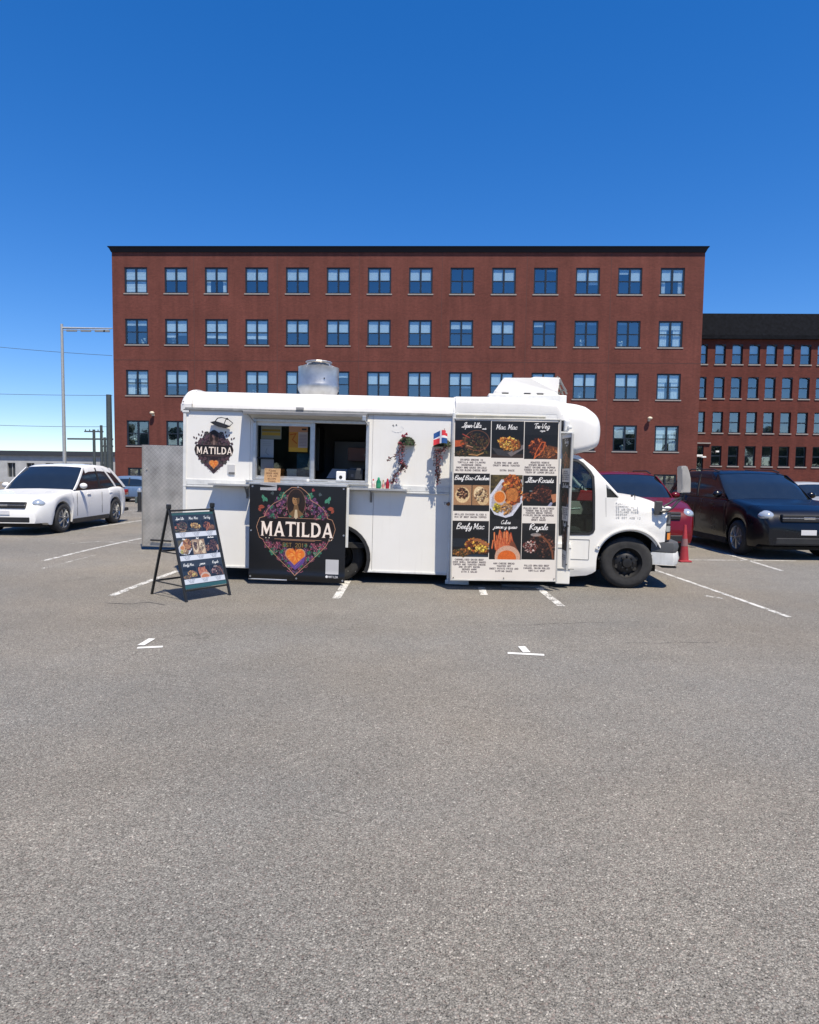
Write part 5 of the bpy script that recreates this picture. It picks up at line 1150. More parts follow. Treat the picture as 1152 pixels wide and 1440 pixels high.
# ---- roof equipment
def at(px, py, off): q = P(px, py, off); return q
fx_, _z = at(448, 540, 1.1); s_ = .0114
zt_ = at(448, 517.5, 1.1)[1]; zlow = at(448, 551, 1.1)[1]; Rf = (at(476.5, 530, 1.1)[0] - at(419.5, 530, 1.1)[0]) / 2
b = M(); b.lathe([(Rf * .70, -.12), (Rf * .90, -.03), (Rf * .985, .02), (Rf * 1.01, .07), (Rf * 1.0, .105), (Rf * .975, .125), (Rf * .985, zt_ - zlow - .02), (Rf, zt_ - zlow), (Rf * .96, zt_ - zlow), (Rf * .94, zt_ - zlow - .1), (Rf * .3, zt_ - zlow - .15), (0, zt_ - zlow - .15)], (fx_, 1.1, zlow), 'z', 48); ef = b.obj('exhaust_fan', GALV, tr, 30)
b = M(); b.box(fx_ - .2, fx_ + .2, .9, 1.3, zt - .02, zlow - .08, .01); b.obj('fan_curb', GALV, ef)
h = zt_ - zlow; b = M(); b.lathe([(Rf * .25, h - .14), (Rf * .55, h - .05), (Rf * .58, h + .05), (Rf * .52, h + .09), (Rf * .1, h + .10), (0, h + .10)], (fx_, 1.1, zlow), 'z', 24); b.obj('motor_cap', pm('dull_fan_metal', (.30, .28, .26), .5, .5), ef, 30)
b = M()
for k in range(5): a = 2 * math.pi * k / 5 + .5; b.tube([(fx_ + Rf * .57 * math.cos(a), 1.1 + Rf * .57 * math.sin(a), zlow + h + .06), (fx_ + Rf * .86 * math.cos(a), 1.1 + Rf * .86 * math.sin(a), zlow + h + .03), (fx_ + Rf * .97 * math.cos(a), 1.1 + Rf * .97 * math.sin(a), zlow + h - .03)], .01, 5)
b.tube([(fx_ + Rf * .62 * math.cos(t), 1.1 + Rf * .62 * math.sin(t), zlow + h + .085) for t in [k * .393 for k in range(17)]], .012, 5); b.obj('guard_wire', ALU, ef)
b = M(); b.blob((fx_ + Rf * .45, 1.1 - Rf * .89, zlow + .18), .012, 1); b.obj('bolt', DIRT, ef)
q0, q1, q2, q3, q4 = at(692, 555, 1.1), at(706, 535.5, 1.1), at(748, 534, 1.1), at(783, 535.5, 1.1), at(788, 556, 1.1)
b = M(); prof = [(q0[0], zt - .05), (q0[0], q0[1]), (q1[0], q1[1]), (q2[0] - .05, q2[1] - .02), (q2[0], q2[1]), (q3[0], q3[1]), (q4[0] - .1, q4[1]), (q4[0], zt - .05)]
b.plate([prof], .75, 1.65); bmesh.ops.bevel(b.bm, geom=b.bm.edges[:], offset=.015, segments=2, affect='EDGES', clamp_overlap=True); ac = b.obj('roof_air_unit', FIBER, tr, 35)
b = M(); b.box(q0[0] - .08, q4[0] + .03, .70, 1.70, zt - .03, q0[1] - .03, .01); b.obj('base_tray', TRIM, ac)
b = M()
for k in range(4):
    yy = .76 + k * .27; b.bar((q3[0] - .01, yy, q3[1] - .02), (q4[0] + .04, yy, q4[1] - .02), .025)
b.bar((q3[0] + .02, .76, q3[1] - .08), (q3[0] + .02, 1.6, q3[1] - .08), .02); b.bar((q4[0], .76, q4[1] + .05), (q4[0], 1.6, q4[1] + .05), .02); b.bar((q3[0] - .05, .78, q3[1] + .02), (q4[0] + .02, .70, q4[1] + .02), .02); b.obj('end_louver', GREY, ac)
b = M()
for px in (706, 737, 755): x = at(px, 554, .75)[0]; b.box(x, x + .10, .735, .75, q0[1] - .035, q0[1] - .005)
b.obj('vent_slot', BLACK, ac)
b = M()
for px in (285, 300, 655, 676, 681): x, z = at(px, 554, .6); b.blob((x, .6, zt + .015), .025, 1)
x = at(684, 553, .9)[0]; b.tube([(x - .2, .9, zt), (x - .12, .9, zt + .09), (x, .9, zt + .1), (x + .1, .9, zt + .06), (x + .12, .9, zt - .01)], .008, 5); b.obj('roof_cable', BLACK, tr)
# ---- diamond plate rear door, swung open
def diamond():
    mt, t, p, out = newmat('diamond_plate'); N = t.nodes; Lk = t.links; tc = N.new('ShaderNodeTexCoord')
    sx = N.new('ShaderNodeSeparateXYZ'); Lk.new(tc.outputs['Object'], sx.inputs[0])
    def mth(op, a, b=None, c=None):
        m_ = N.new('ShaderNodeMath'); m_.operation = op
        for i_, v_ in enumerate((a, b, c)):
            if v_ is None: continue
            if isinstance(v_, (int, float)): m_.inputs[i_].default_value = v_
            else: Lk.new(v_, m_.inputs[i_])
        return m_.outputs[0]
    U, V = sx.outputs[0], sx.outputs[2]; k_ = 2 * math.pi / .088
    # lozenges leaning alternately left and right
    su = mth('SINE', mth('MULTIPLY', U, k_)); sv = mth('SINE', mth('MULTIPLY', V, k_)); cu = mth('COSINE', mth('MULTIPLY', U, k_)); cv_ = mth('COSINE', mth('MULTIPLY', V, k_))
    pick = mth('GREATER_THAN', mth('MULTIPLY', su, sv), 0)
    s1 = mth('ABSOLUTE', mth('SINE', mth('MULTIPLY', mth('ADD', U, V), k_))); s2 = mth('ABSOLUTE', mth('SINE', mth('MULTIPLY', mth('SUBTRACT', U, V), k_)))
    mn = mth('POWER', mth('ADD', mth('MULTIPLY', pick, s1), mth('MULTIPLY', mth('SUBTRACT', 1.0, pick), s2)), 1.5)
    bp = N.new('ShaderNodeBump'); bp.inputs['Strength'].default_value = .35; bp.inputs['Distance'].default_value = .005; Lk.new(mn, bp.inputs['Height']); Lk.new(bp.outputs[0], p.inputs['Normal'])
    n = N.new('ShaderNodeTexNoise'); n.inputs['Scale'].default_value = 3; n.inputs['Detail'].default_value = 7; Lk.new(tc.outputs['Object'], n.inputs['Vector'])
    r = N.new('ShaderNodeMapRange'); r.inputs[1].default_value = .3; r.inputs[2].default_value = .7; r.inputs[3].default_value = .30; r.inputs[4].default_value = .55; Lk.new(n.outputs[0], r.inputs[0])
    cc = N.new('ShaderNodeVectorMath'); cc.operation = 'SCALE'; cc.inputs[0].default_value = (1, .94, .85); Lk.new(mth('MULTIPLY', r.outputs[0], mth('MULTIPLY_ADD', mn, .34, .86)), cc.inputs['Scale']); Lk.new(cc.outputs[0], p.inputs['Base Color'])
    r2 = N.new('ShaderNodeMapRange'); r2.inputs[3].default_value = .5; r2.inputs[4].default_value = .30; Lk.new(n.outputs[0], r2.inputs[0]); Lk.new(r2.outputs[0], p.inputs['Roughness']); p.inputs['Metallic'].default_value = .55
    return mt
DO = 3.3
dx0, dz1 = P(200.5, 625.5, DO); dx1, dz0 = P(268, 769, DO)
rd = thing('diamond_plate_door', 'tall diamond plate metal door standing open behind the rear corner of the truck', 'metal door', TM @ Matrix.Translation((dx0, DO, dz0)))
h0_ = dz0; dz0 = -.03; rd.location = (TM @ Vector((dx0, DO, dz0))); w_, h_ = dx1 - dx0, dz1 - dz0
b = M(); b.box(0, w_, 0, .025, 0, h_, .004); b.obj('plate', diamond(), rd)
b = M(); b.box(-.008, .014, -.012, .036, 0, h_, .003); b.box(.02, w_ - .03, -.016, -.001, .01, .03, .002); b.blob((.09, -.006, h_ * .76), .018, 1); b.obj('door_edge', pm('dull_edge_metal', (.34, .33, .31), .5, .6), rd)
b = M(); q = P(213, 759, DO); x = q[0] - dx0; z = q[1] - dz0; b.tube([(x, -.04, z), (x + .42, -.04, z - .01)], .018, 8); b.obj('door_bar', BLACK, rd)

# ---- serving window
def fr(x0, x1, z0, z1, y0=-.03, y1=.05): b_.box(x0, x1, y0, y1, z0, z1, .006)
b_ = M(); f = .045
fr(ox0, ox0 + f, oz0, oz1); fr(ox1 - f, ox1, oz0, oz1); fr(ox0 + f, ox1 - f, oz1 - f, oz1); fr(ox0 + f, ox1 - f, oz0, oz0 + .03); xmid = P(440, 640)[0]; fr(xmid - .028, xmid + .028, oz0 + .03, oz1 - f, -.02, .06)
fr(P(360, 640)[0] - .012, P(360, 640)[0] + .012, oz0 + .03, oz1 - f, .0, .05); sw = b_.obj('serving_window', ALU, tr)
b = M(); b.box(xmid - .05, xmid - .03, .03, .07, oz0 + .03, oz1 - f); b.box(ox0 + f, xmid - .05, .03, .06, oz0 + .03, oz0 + .06); b.box(ox0 + f, xmid - .05, .03, .06, oz1 - f - .05, oz1 - f); b.obj('sliding_sash', ALU, sw)
b = M(); b.box(ox0 + f, xmid - .05, .045, .05, oz0 + .06, oz1 - f - .05); b.obj('sliding_pane', CLEAR, sw)
b = M(); b.box(ox1 - f - .03, ox1 - f, -.02, .04, P(516, 640)[1] - .01, P(516, 640)[1] + .01); b.box(P(361, 643)[0], P(383, 643)[0], .015, .04, P(370, 643.5)[1] - .012, P(370, 643.5)[1] + .006); b.obj('window_latch', BLACK, sw)
# flipped-up hatch above the opening
x0, x1 = P(335, 577, -.2)[0], P(516, 585, -.2)[0]
b = M(); zz0 = zg - .03; b.loft([[(x0, -.001, zz0 + .03), (x1, -.001, zz0 + .03), (x1, -.001, zz0 - .02), (x0, -.001, zz0 - .02)], [(x0 + .1, -.30, zz0 - .01), (x1, -.30, zz0 - .01), (x1, -.30, zz0 - .045), (x0 + .1, -.30, zz0 - .045)]]); hat = b.obj('flip_hatch', pm('grey_hatch', (.19, .19, .19), .5, .3, var=.1), tr)
b = M(); b.tube([(ox1 - .02, -.02, oz1 - .06), (x1 - .04, -.27, zz0 - .05)], .010, 6); b.box(x1 - .05, x1, -.305, -.27, zz0 - .10, zz0 - .03, .005); b.obj('gas_strut', ALU, hat); b = M(); b.tube([(ox0 + .02, -.02, oz1 - .06), (x0 + .16, -.27, zz0 - .05)], .010, 6); b.obj('gas_strut', ALU, hat)
x, z = P(422, 574.5, -.04); b = M(); b.box(x - .055, x + .055, -.06, -.03, z - .018, z + .018, .006); b.obj('awning_lamp', pm('lamp_grey', (.24, .24, .24), .5), tr)
# counter, shelves and brackets
cx0, cz1 = P(350, 683, -.27); cx1, _ = P(517, 690, -.27); zc = 1.425
b = M(); b.box(P(350, 688, -.25)[0], P(488, 688, -.25)[0], -.27, .0, zc - .045, zc, .008); b.box(P(347, 683)[0], P(519, 684)[0], -.07, .0, zc + .0, zc + .025, .005); ct = b.obj('serving_counter', ALU, tr)
b = M(); b.box(P(487.5, 700, -.22)[0], P(491, 700, -.22)[0], -.23, -.20, P(488, 770, -.22)[1], zc - .046, .003); b.obj('counter_leg', TRIM, ct)
zs = 1.385
for (a, c_) in ((293, 351), (489, 572)):
    X0, X1 = P(a, 690, -.14)[0], P(c_, 692, -.14)[0]; b = M(); zz_ = zs - (.005 if a < 400 else .0) + (.005 if a < 400 else 0)
    b.loft([[(X0, -.165, zz_ - .028), (X1, -.165, zz_ - .028), (X1, -.165, zz_), (X0, -.165, zz_)], [(X0 + (.05 if a < 400 else 0), -.001, zz_ - .028), (X1 + .0, -.001, zz_ - .028), (X1 + .0, -.001, zz_), (X0 + (.05 if a < 400 else 0), -.001, zz_)]]); sh = b.obj('side_shelf', pm('shelf_metal', (.50, .50, .49), .4, .55, var=.12), tr)
    for bx in ((348,) if a < 400 else (522,)):
        x = P(bx, 700)[0]; b = M(); b.box(x - .016, x + .016, -.012, 0, zs - .21, zs - .03); b.box(x - .012, x + .012, -.14, -.012, zs - .045, zs - .03); b.bar((x, -.12, zs - .045), (x, -.01, zs - .18), .014); b.obj('bracket', pm('bracket_steel', (.20, .20, .20), .5, .4), sh)
# decals on the side
def decal(px0, py0, px1, py1, img, name, off=-.003, **k):
    xa, za = P(px0, py1); xb, zb_ = P(px1, py0); b = M(); b.grid(lambda u, v: (xa + (xb - xa) * u, off, za + (zb_ - za) * v), 1, 1); return b.obj(name, img, tr, recalc=False)
crest = printmat('crest_decal', crest_art(), .5, alpha=True)
decal(268.5, 601.5, 333, 668, crest, 'crest_decal')
b = M(); x0, z1 = P(320.3, 653); x1, z0 = P(330.5, 666.5); b.box(x0, x1, -.012, -.0, z0, z1, .003); sp = b.obj('white_plate', pm('pale_plate', (.50, .50, .50), .5), tr)
b = M(); b.box(x0 + .02, x1, -.016, -.012, z0 - .005, z0 + .025); b.obj('plate_strip', pm('dark_strip', (.12, .12, .12), .6), sp)
# coach lamp outline (awning hook with wire guard) above the crest
b = M()
pts = [A3(296, 593.5, -.05), A3(303, 592, -.06), A3(314, 595.5, -.06), A3(322, 598.5, -.05), A3(323, 600, -.05), A3(316, 602, -.05), A3(307, 600, -.05), A3(300, 596.5, -.05)]
b.plate([[(p[0], p[2]) for p in pts]], -.07, -.02); hk = b.obj('wall_lamp', BLACK, tr)
b = M(); b.tube([A3(303, 592, -.06), A3(306, 588, -.09), A3(312, 587, -.10), A3(320, 589, -.09), A3(327.5, 595, -.06), A3(322, 600, -.05)], .007, 6); b.tube([A3(315, 597, -.06), A3(318, 589, -.09)], .006, 6); b.blob(A3(319.5, 589, -.1), .018, 1); b.obj('lamp_guard', BLACK, hk)
b = M(); x, z = P(553, 598); b.blob((x, -.002, z), .011, 1, 0, (1, .4, 1)); x, z = P(557.5, 597.5); b.blob((x, -.002, z), .011, 1, 0, (1, .4, 1)); b.obj('peeled_sticker_dots', BLACK, tr)
b = M(); cx_, cz_ = P(559, 603)
for k in range(12):
    if k in (2, 5, 6): continue
    a = math.pi * 2 * k / 12; a2_ = a + .3; b.bar((cx_ + .085 * math.cos(a), -.001, cz_ + .05 * math.sin(a)), (cx_ + .085 * math.cos(a2_), -.001, cz_ + .05 * math.sin(a2_)), .008, .001)
b.obj('sticker_residue', pm('glue_residue', (.5, .5, .5), .7), tr)
x, z = P(631, 708.5); b = M(); b.blob((x, -.03, z), .028, 2, .1, (1, .5, 1)); b.obj('side_marker', pm('brown_lens', (.20, .09, .03), .3), tr)
b = M(); x, z = P(624, 710)
for ch in 'TH':
    for sg in glyph(ch):
        for p, q in zip(sg, sg[1:]): b.bar((x + p[0] * .008, -.002, z + p[1] * .006), (x + q[0] * .008, -.002, z + q[1] * .006), .006, .002)
    x += .04
b.obj('small_lettering', BLACK, tr)
# kitchen inside
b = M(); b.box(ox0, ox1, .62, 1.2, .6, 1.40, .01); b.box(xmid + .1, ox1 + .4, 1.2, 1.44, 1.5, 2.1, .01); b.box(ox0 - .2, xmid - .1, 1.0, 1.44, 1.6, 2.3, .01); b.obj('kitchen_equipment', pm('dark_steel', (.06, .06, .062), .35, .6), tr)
x0, z0 = P(489, 648, .9); x1, z1 = P(515, 630, .9); b = M(); b.box(x0, x1, .9, 1.1, z0, z1, .01); b.obj('wall_cabinet', pm('dusty_pink', (.34, .17, .13), .7), tr)

# ================================================================== THINGS ON AND AROUND THE TRUCK
def TL(x, y, z): return TM @ Matrix.Translation((x, y, z))
MENU = printmat('menu_print', menu_art(), .38, coat=.15)
# main menu board: stands square to the lot in front of the truck side
MO = (0, 8.90, 0)
def Pm(px, py, off=0): return on_plane(px, py, MO, 0, 0, off)
mx0, mz1 = Pm(638.3, 588.6); mx1, mz0 = Pm(782, 816.8); mz1b = Pm(782, 590)[1]
mb = thing('menu_board', 'big nine-dish menu board in white frame leaning flat on the truck side', 'menu board', Matrix.Translation((mx0, 8.90, mz0)), 'printed menu panels at the truck')
w, h = mx1 - mx0, mz1 - mz0
b = M(); b.box(0, w, 0, .02, 0, h, .003); b.obj('backing', pm('white_board_frame', (.66, .66, .64), .5, var=.05), mb)
b = M(); b.grid(lambda u, v: (.008 + (w - .016) * u, -.004 + .002 * math.sin(u * 9 + v * 5), .008 + (h - .016) * v), 12, 16); b.obj('menu_print', MENU, mb, 180, recalc=False)
b = M()
for x0, x1, z0, z1 in ((-.012, .006, -.012, h + .012), (w - .006, w + .012, -.012, h + .012), (.006, w - .006, h - .006, h + .012), (.006, w - .006, -.012, .006)): b.box(x0, x1, -.012, .022, z0, z1, .003)
b.obj('frame', pm('pale_alu_frame', (.55, .54, .50), .45, .3, var=.1), mb)
b = M()
for x, z in ((.03, .03), (w / 2, .03), (w - .03, .03), (.02, h - .02), (w - .02, h - .02)): b.blob((x, -.013, z), .009, 1)
b.obj('screw', BLACK, mb)
b = M(); b.bar((w * .2, .02, h - .05), (w * .2, .10, h + .03), .02); b.bar((w * .8, .02, h - .05), (w * .8, .10, h + .03), .02); b.obj('hook', GREY, mb)
# door leaf with a second print, standing out from the side
yA, yT, yB = 8.99, 8.76, 8.88
def W3(px, py, Y): d = ray(px, py); return EYE + d * (Y / d.y)
q = [W3(790.5, 797, yA), W3(796, 801, yB), W3(804.5, 611, yT), W3(791, 613.5, yA)]; org = q[0].copy(); org.z = q[1].z
sb = thing('menu_board', 'narrow menu board seen edge-on, fixed to the open door leaf in front of the cab', 'menu board', Matrix.Translation(org), 'printed menu panels at the truck')
q = [v - org for v in q]
b = M(); b.loft([[tuple(v) for v in q], [tuple(v + Vector((.025, .01, 0))) for v in q]]); b.obj('backing', MATS['white_board_frame'], sb)
def bil(u, v, o=0): return tuple(q[0].lerp(q[1], u).lerp(q[3].lerp(q[2], u), v) + Vector((o, 0, 0)))
b = M(); b.grid(lambda u, v: bil(.02 + .94 * u, .01 + .98 * v, -.004), 4, 12, u0=.67, u1=.995); b.obj('menu_print', MENU, sb, recalc=False)
b = M(); b.bar(q[1] + Vector((.01, -.01, -.01)), q[2] + Vector((.01, -.01, .01)), .028); b.bar(q[3] + Vector((.01, 0, .01)), q[2] + Vector((.01, 0, .01)), .02); b.obj('frame', MATS['pale_alu_frame'], sb)
b = M()
for t in (.04, .33, .62): v = q[1].lerp(q[2], t); b.blob((v.x - .005, v.y - .025, v.z), .012, 1)
b.obj('screw', BLACK, sb)

# banner on the counter front
offb = -.275; bx0, bz1 = T(351.3, 688.6, offb); bx1, bz0 = T(484.6, 816, offb); bz1 = 1.425 - .03; bzl = T(351, 815, offb)[1]
bn = thing('banner', 'black vinyl banner with crest and heart hanging from the serving counter', 'banner', TL(bx0, offb, bzl)); w, h = bx1 - bx0, bz1 - bzl
BAN = printmat('banner_print', banner_art(), .42, coat=.12)
def ban(u, v):
    sag = .006 * math.sin(u * 7 + 1) * (1 - v) + .004 * math.sin(v * 11 + u * 3); hem = .02 * math.exp(-((v - .055) / .03) ** 2)
    return (w * u, sag - hem + .01 * (1 - v) * math.sin(u * 3), h * v + .004 * math.sin(u * 5) * (1 - v))
b = M(); b.grid(ban, 40, 40); b.obj('vinyl_sheet', BAN, bn, 180, recalc=False)
b = M(); b.tube([(0.0, .012, .012), (w * .40, .012, .010)], .012, 8); b.obj('hem_rod', ALU, bn)
b = M()
for u, v in ((.02, .52), (.98, .5), (.5, .03), (.98, .03), (.02, .04), (.03, .98), (.97, .98), (.5, .985)):
    p = ban(u, v); b.lathe([(.005, -.002), (.012, -.004), (.012, .002)], (p[0], p[1] - .002, p[2]), 'y', 10)
b.obj('grommet', ALU, bn)

# pavement sign
fl_, fr_ = Vector((*G(262.5, 847), 0)), Vector((*G(323.5, 837), 0)); rl_ = Vector((*G(213.5, 835.5), 0)); side = (fr_ - fl_); wv_ = side.length; sx = side.normalized(); back = Vector((-sx.y, sx.x, 0))
spread = (rl_ - fl_).dot(back); hh = 1.16
sg = thing('pavement_sign', 'black folding A-frame pavement sign with colourful dish photos at the rear corner of the truck', 'sign', Matrix.Translation((fl_.x, fl_.y, 0)) @ Matrix(((sx.x, back.x, 0, 0), (sx.y, back.y, 0, 0), (0, 0, 1, 0), (0, 0, 0, 1))))
SB = pm('black_sign_frame', (.018, .019, .020), .4, .2, var=.2); ap = spread * .50; sd = (rl_ - fl_).dot(sx)
def fp(t, x, o=0): return Vector((x, ap * t - o, hh * t))
b = M()
for x in (0, wv_): b.bar(fp(0, x), fp(1.0, x), .028, .022)
b.bar(fp(.955, 0), fp(.955, wv_), .05, .02); b.bar(fp(.115, 0), fp(.115, wv_), .03, .02); b.obj('front_frame', SB, sg)
b = M()
for x in (0, wv_): b.bar(Vector((x + sd, spread, 0)), Vector((x, ap, hh * 1.0)), .028, .022)
for t in (.16, .50): b.bar(Vector((sd * (1 - t), spread + (ap - spread) * t, hh * t)), Vector((wv_ + sd * (1 - t), spread + (ap - spread) * t, hh * t)), .022)
b.obj('rear_frame', SB, sg)
b = M()
for x in (0, wv_): b.box(x - .022, x + .022, ap - .035, ap + .03, hh - .03, hh + .03, .01)
b.obj('hinge', SB, sg)
for x, t in ((0, .50), (0, .16)):
    b = M(); b.bar(Vector((x, ap * t, hh * t)), Vector((x + sd * (1 - t), spread + (ap - spread) * t, hh * t)), .014); b.obj('stay_bar', SB, sg)
b = M(); b.grid(lambda u, v: tuple(fp(.13 + .80 * v, .014 + (wv_ - .028) * u, .004 + .004 * math.sin(u * 4) * math.sin(v * 6))), 8, 12); b.obj('poster', printmat('poster_print', sandwich_art(), .22, coat=.6, gain=1.0), sg, 180, recalc=False)
b = M(); b.loft([[tuple(fp(.13, .014, -.004)), tuple(fp(.13, wv_ - .014, -.004)), tuple(fp(.13, wv_ - .014, -.010)), tuple(fp(.13, .014, -.010))], [tuple(fp(.93, .014, -.004)), tuple(fp(.93, wv_ - .014, -.004)), tuple(fp(.93, wv_ - .014, -.010)), tuple(fp(.93, .014, -.010))]]); b.obj('backing', pm('grey_backing', (.3, .3, .3), .6), sg)

# papers and things at the window
def sheet(name, label, cat, px0, py0, px1, py1, off, art, rough=.7, group=None, tilt=0):
    xa, za = T(px0, py1, off); xb, zb_ = T(px1, py0, off); b = M(); w_, h_ = xb - xa, zb_ - za
    b.grid(lambda u, v: (w_ * u, .004 * math.sin(v * 3) - tilt * v * h_, h_ * v), 3, 4); bmesh.ops.solidify(b.bm, geom=b.bm.faces[:], thickness=.0015)
    o = b.obj(name, printmat(name + '_' + cat.replace(' ', '_') + str(px0), art, rough), None, recalc=False); place(o, TL(xa, off, za)); return tag(o, label, cat, group)
def a1(cv): cv.rect(8, 60, 152, 76, (150, 120, 40)); cv.rect(8, 82, 152, 104, (196, 160, 60)); [cv.rect(14, 16 + k * 12, 146, 21 + k * 12, (140, 140, 130)) for k in range(3)]
def a2a(cv): [cv.line([(20, 20 + k * 13), (80, 20 + k * 13)], 3, (150, 156, 160)) for k in range(3)]; cv.line([(50, 70), (40, 100), (62, 120)], 5, (140, 146, 150))
def a3a(cv):
    cv.rect(0, 0, 160, 46, (206, 150, 110)); cv.rect(0, 46, 80, 210, (214, 150, 60)); cv.rect(84, 60, 156, 170, (190, 176, 170)); cv.rect(110, 16, 150, 30, (50, 46, 44)); cv.line([(12, 70), (60, 60), (30, 110), (66, 140)], 9, (200, 100, 30)); cv.rect(0, 175, 160, 210, (226, 176, 60)); [cv.line([(90, 72 + k * 12), (150, 72 + k * 12)], 3, (140, 120, 116)) for k in range(8)]
def a4(cv): [caption(cv, 65, 12 + k * 19, ['PLEASE', 'ORDER HERE', 'TIPS ARE', 'WELCOME', 'THANKS'][k], 10, (110, 70, 50), w=2, adv=10) for k in range(5)]
def a5(cv): caption(cv, 68, 22, 'OPEN', 12, (120, 120, 124), w=2, adv=13)
sheet('notice', 'cream and yellow notice taped in the top left corner of the serving glass', 'notice', 367, 592, 396, 617, .040, paper_art('notice_a', 160, 130, (150, 150, 128), a1))
sheet('notice', 'plain white sheet taped below the yellow notice on the serving glass', 'notice', 366, 618, 385, 643, .040, paper_art('notice_b', 100, 140, (176, 184, 188), a2a))
sheet('notice', 'pale grey sheet at the bottom left of the serving glass, under the plain white one', 'notice', 366.5, 646, 385, 674, .040, paper_art('notice_c', 100, 150, (150, 156, 160), a2a))
sheet('poster', 'orange and white poster taped in the middle of the serving glass', 'poster', 406, 600, 433, 635, .040, paper_art('poster_a', 160, 210, (206, 190, 176), a3a))
sheet('tinted_card', 'teal blue card standing behind the serving glass beside the mullion', 'card', 417, 638, 436, 674, .10, paper_art('card_a', 60, 120, (70, 112, 140), lambda c: c.noise(0, 0, 60, 120, .1, 10)))
o = sheet('counter_sign', 'tan lettered card leaning at the left end of the serving counter', 'sign', 371, 659, 394, 680, -.09, paper_art('tan_card', 130, 110, (216, 178, 134), a4), tilt=-.15)
sheet('paper_notice', 'small white paper taped over the counter edge below the tan card', 'notice', 366, 679, 389.5, 689, -.282, paper_art('white_card', 136, 60, (206, 208, 214), a5))
def tthing(name, label, cat, px, off, z, group=None): x = T(px, 680, off)[0]; return thing(name, label, cat, TL(x, off, z), group)
zc_ = 1.452
q = tthing('napkin_box', 'white takeaway box and papers behind the serving glass', 'box', 416.5, .13, oz0 + .03); b = M(); b.box(-.14, .14, 0, .16, 0, .13, .01); b.obj('box', pm('white_card_box', (.62, .66, .66), .7), q); b = M(); b.box(-.145, .145, -.01, .17, .10, .14, .01); b.bar((-.13, -.012, .12), (.12, -.012, .05), .01); b.obj('lid', pm('paper_lid', (.5, .54, .55), .7), q)
q = tthing('card_reader', 'small white card reader facing out at the open serving window', 'card reader', 479, -.02, zc_); b = M(); b.box(-.07, .07, 0, .05, .0, .16, .015); b.obj('body', pm('white_plastic', (.74, .74, .74), .35), q); b = M(); b.lathe([(0, -.006), (.022, -.006), (.026, .001)], (0, 0, .075), 'y', 20); b.obj('lens', BLACK, q); b = M(); b.box(-.07, .12, .001, .12, -.0, .012, .003); b.obj('base', BLACK, q)
q = tthing('tablet_stand', 'grey tilted tablet on a stand behind the white card reader', 'tablet', 472, .12, oz0 + .03); b = M(); b.loft([[(-.14, 0, .02), (.16, 0, .02), (.16, .02, .02), (-.14, .02, .02)], [(-.07, .09, .16), (.17, .09, .16), (.17, .11, .16), (-.07, .11, .16)]]); b.obj('screen', pm('grey_screen', (.22, .23, .25), .2), q); b = M(); b.box(-.06, .1, .04, .14, 0, .03, .005); b.obj('foot', BLACK, q)
q = tthing('receipt_printer', 'black receipt printer at the right of the open serving window', 'printer', 499, .1, oz0 + .03); b = M(); b.box(-.12, .12, 0, .2, 0, .17, .02); b.obj('case', pm('charcoal_plastic', (.03, .032, .036), .4), q); b = M(); b.box(-.08, .08, .02, .1, .171, .18, .002); b.box(-.06, -.02, -.004, .0, .05, .09); b.obj('cover', pm('grey_cover', (.1, .1, .11), .4), q)
b = M(); b.box(0, .12, 0, .06, 0, .02, .006); o = b.obj('receipt_roll', pm('white_paper', (.75, .75, .74), .7)); place(o, TL(T(461, 680)[0], -.03, zc_)); tag(o, 'small stack of white slips left of the white card reader', 'paper')
b = M(); b.box(-.012, .026, 0, .03, 0, .035, .004); o = b.obj('tape_roll', pm('white_knob', (.7, .7, .68), .5)); place(o, TL(T(433, 680)[0], -.04, zc_)); tag(o, 'small white block on the sill at the foot of the window mullion', 'block')
def bottle(px, hgt, r, colr, capc, label, off=-.09, mat2=None):
    q = tthing('sauce_bottle', label, 'bottle', px, off, zs, 'sauce bottles on the right side shelf'); nm = 'bottle_%d' % px
    b = M(); b.lathe([(0, 0), (r, .003), (r, hgt * .62), (r * .5, hgt * .8), (r * .42, hgt * .86)], (0, 0, 0), 'z', 16); b.obj('body', pm(nm, colr, .2, coat=.5), q, 40)
    b = M(); b.lathe([(r * .48, 0), (r * .48, hgt * .10), (r * .15, hgt * .2), (0, hgt * .2)], (0, 0, hgt * .84), 'z', 12); b.obj('cap', pm(nm + 'c', capc, .4), q, 40)
    b = M(); b.lathe([(r * 1.02, hgt * .15), (r * 1.02, hgt * .5)], (0, 0, 0), 'z', 16); b.obj('wrap', pm(nm + 'l', mat2 or colr, .5), q, 40)
bottle(525, .13, .024, (.62, .56, .54), (.45, .03, .03), 'clear squeeze bottle with a red top, leftmost of the sauce bottles', mat2=(.6, .45, .44)); bottle(532.5, .155, .036, (.01, .16, .075), (.02, .28, .14), 'fat green sauce bottle', mat2=(.03, .24, .12)); bottle(539, .12, .020, (.5, .38, .3), (.2, .16, .06), 'small tan bottle between the green and the red one', mat2=(.55, .2, .2)); bottle(545, .14, .026, (.30, .012, .02), (.35, .02, .03), 'dark red sauce bottle'); bottle(551, .10, .018, (.52, .5, .46), (.3, .3, .3), 'tiny pale shaker, rightmost on the shelf')

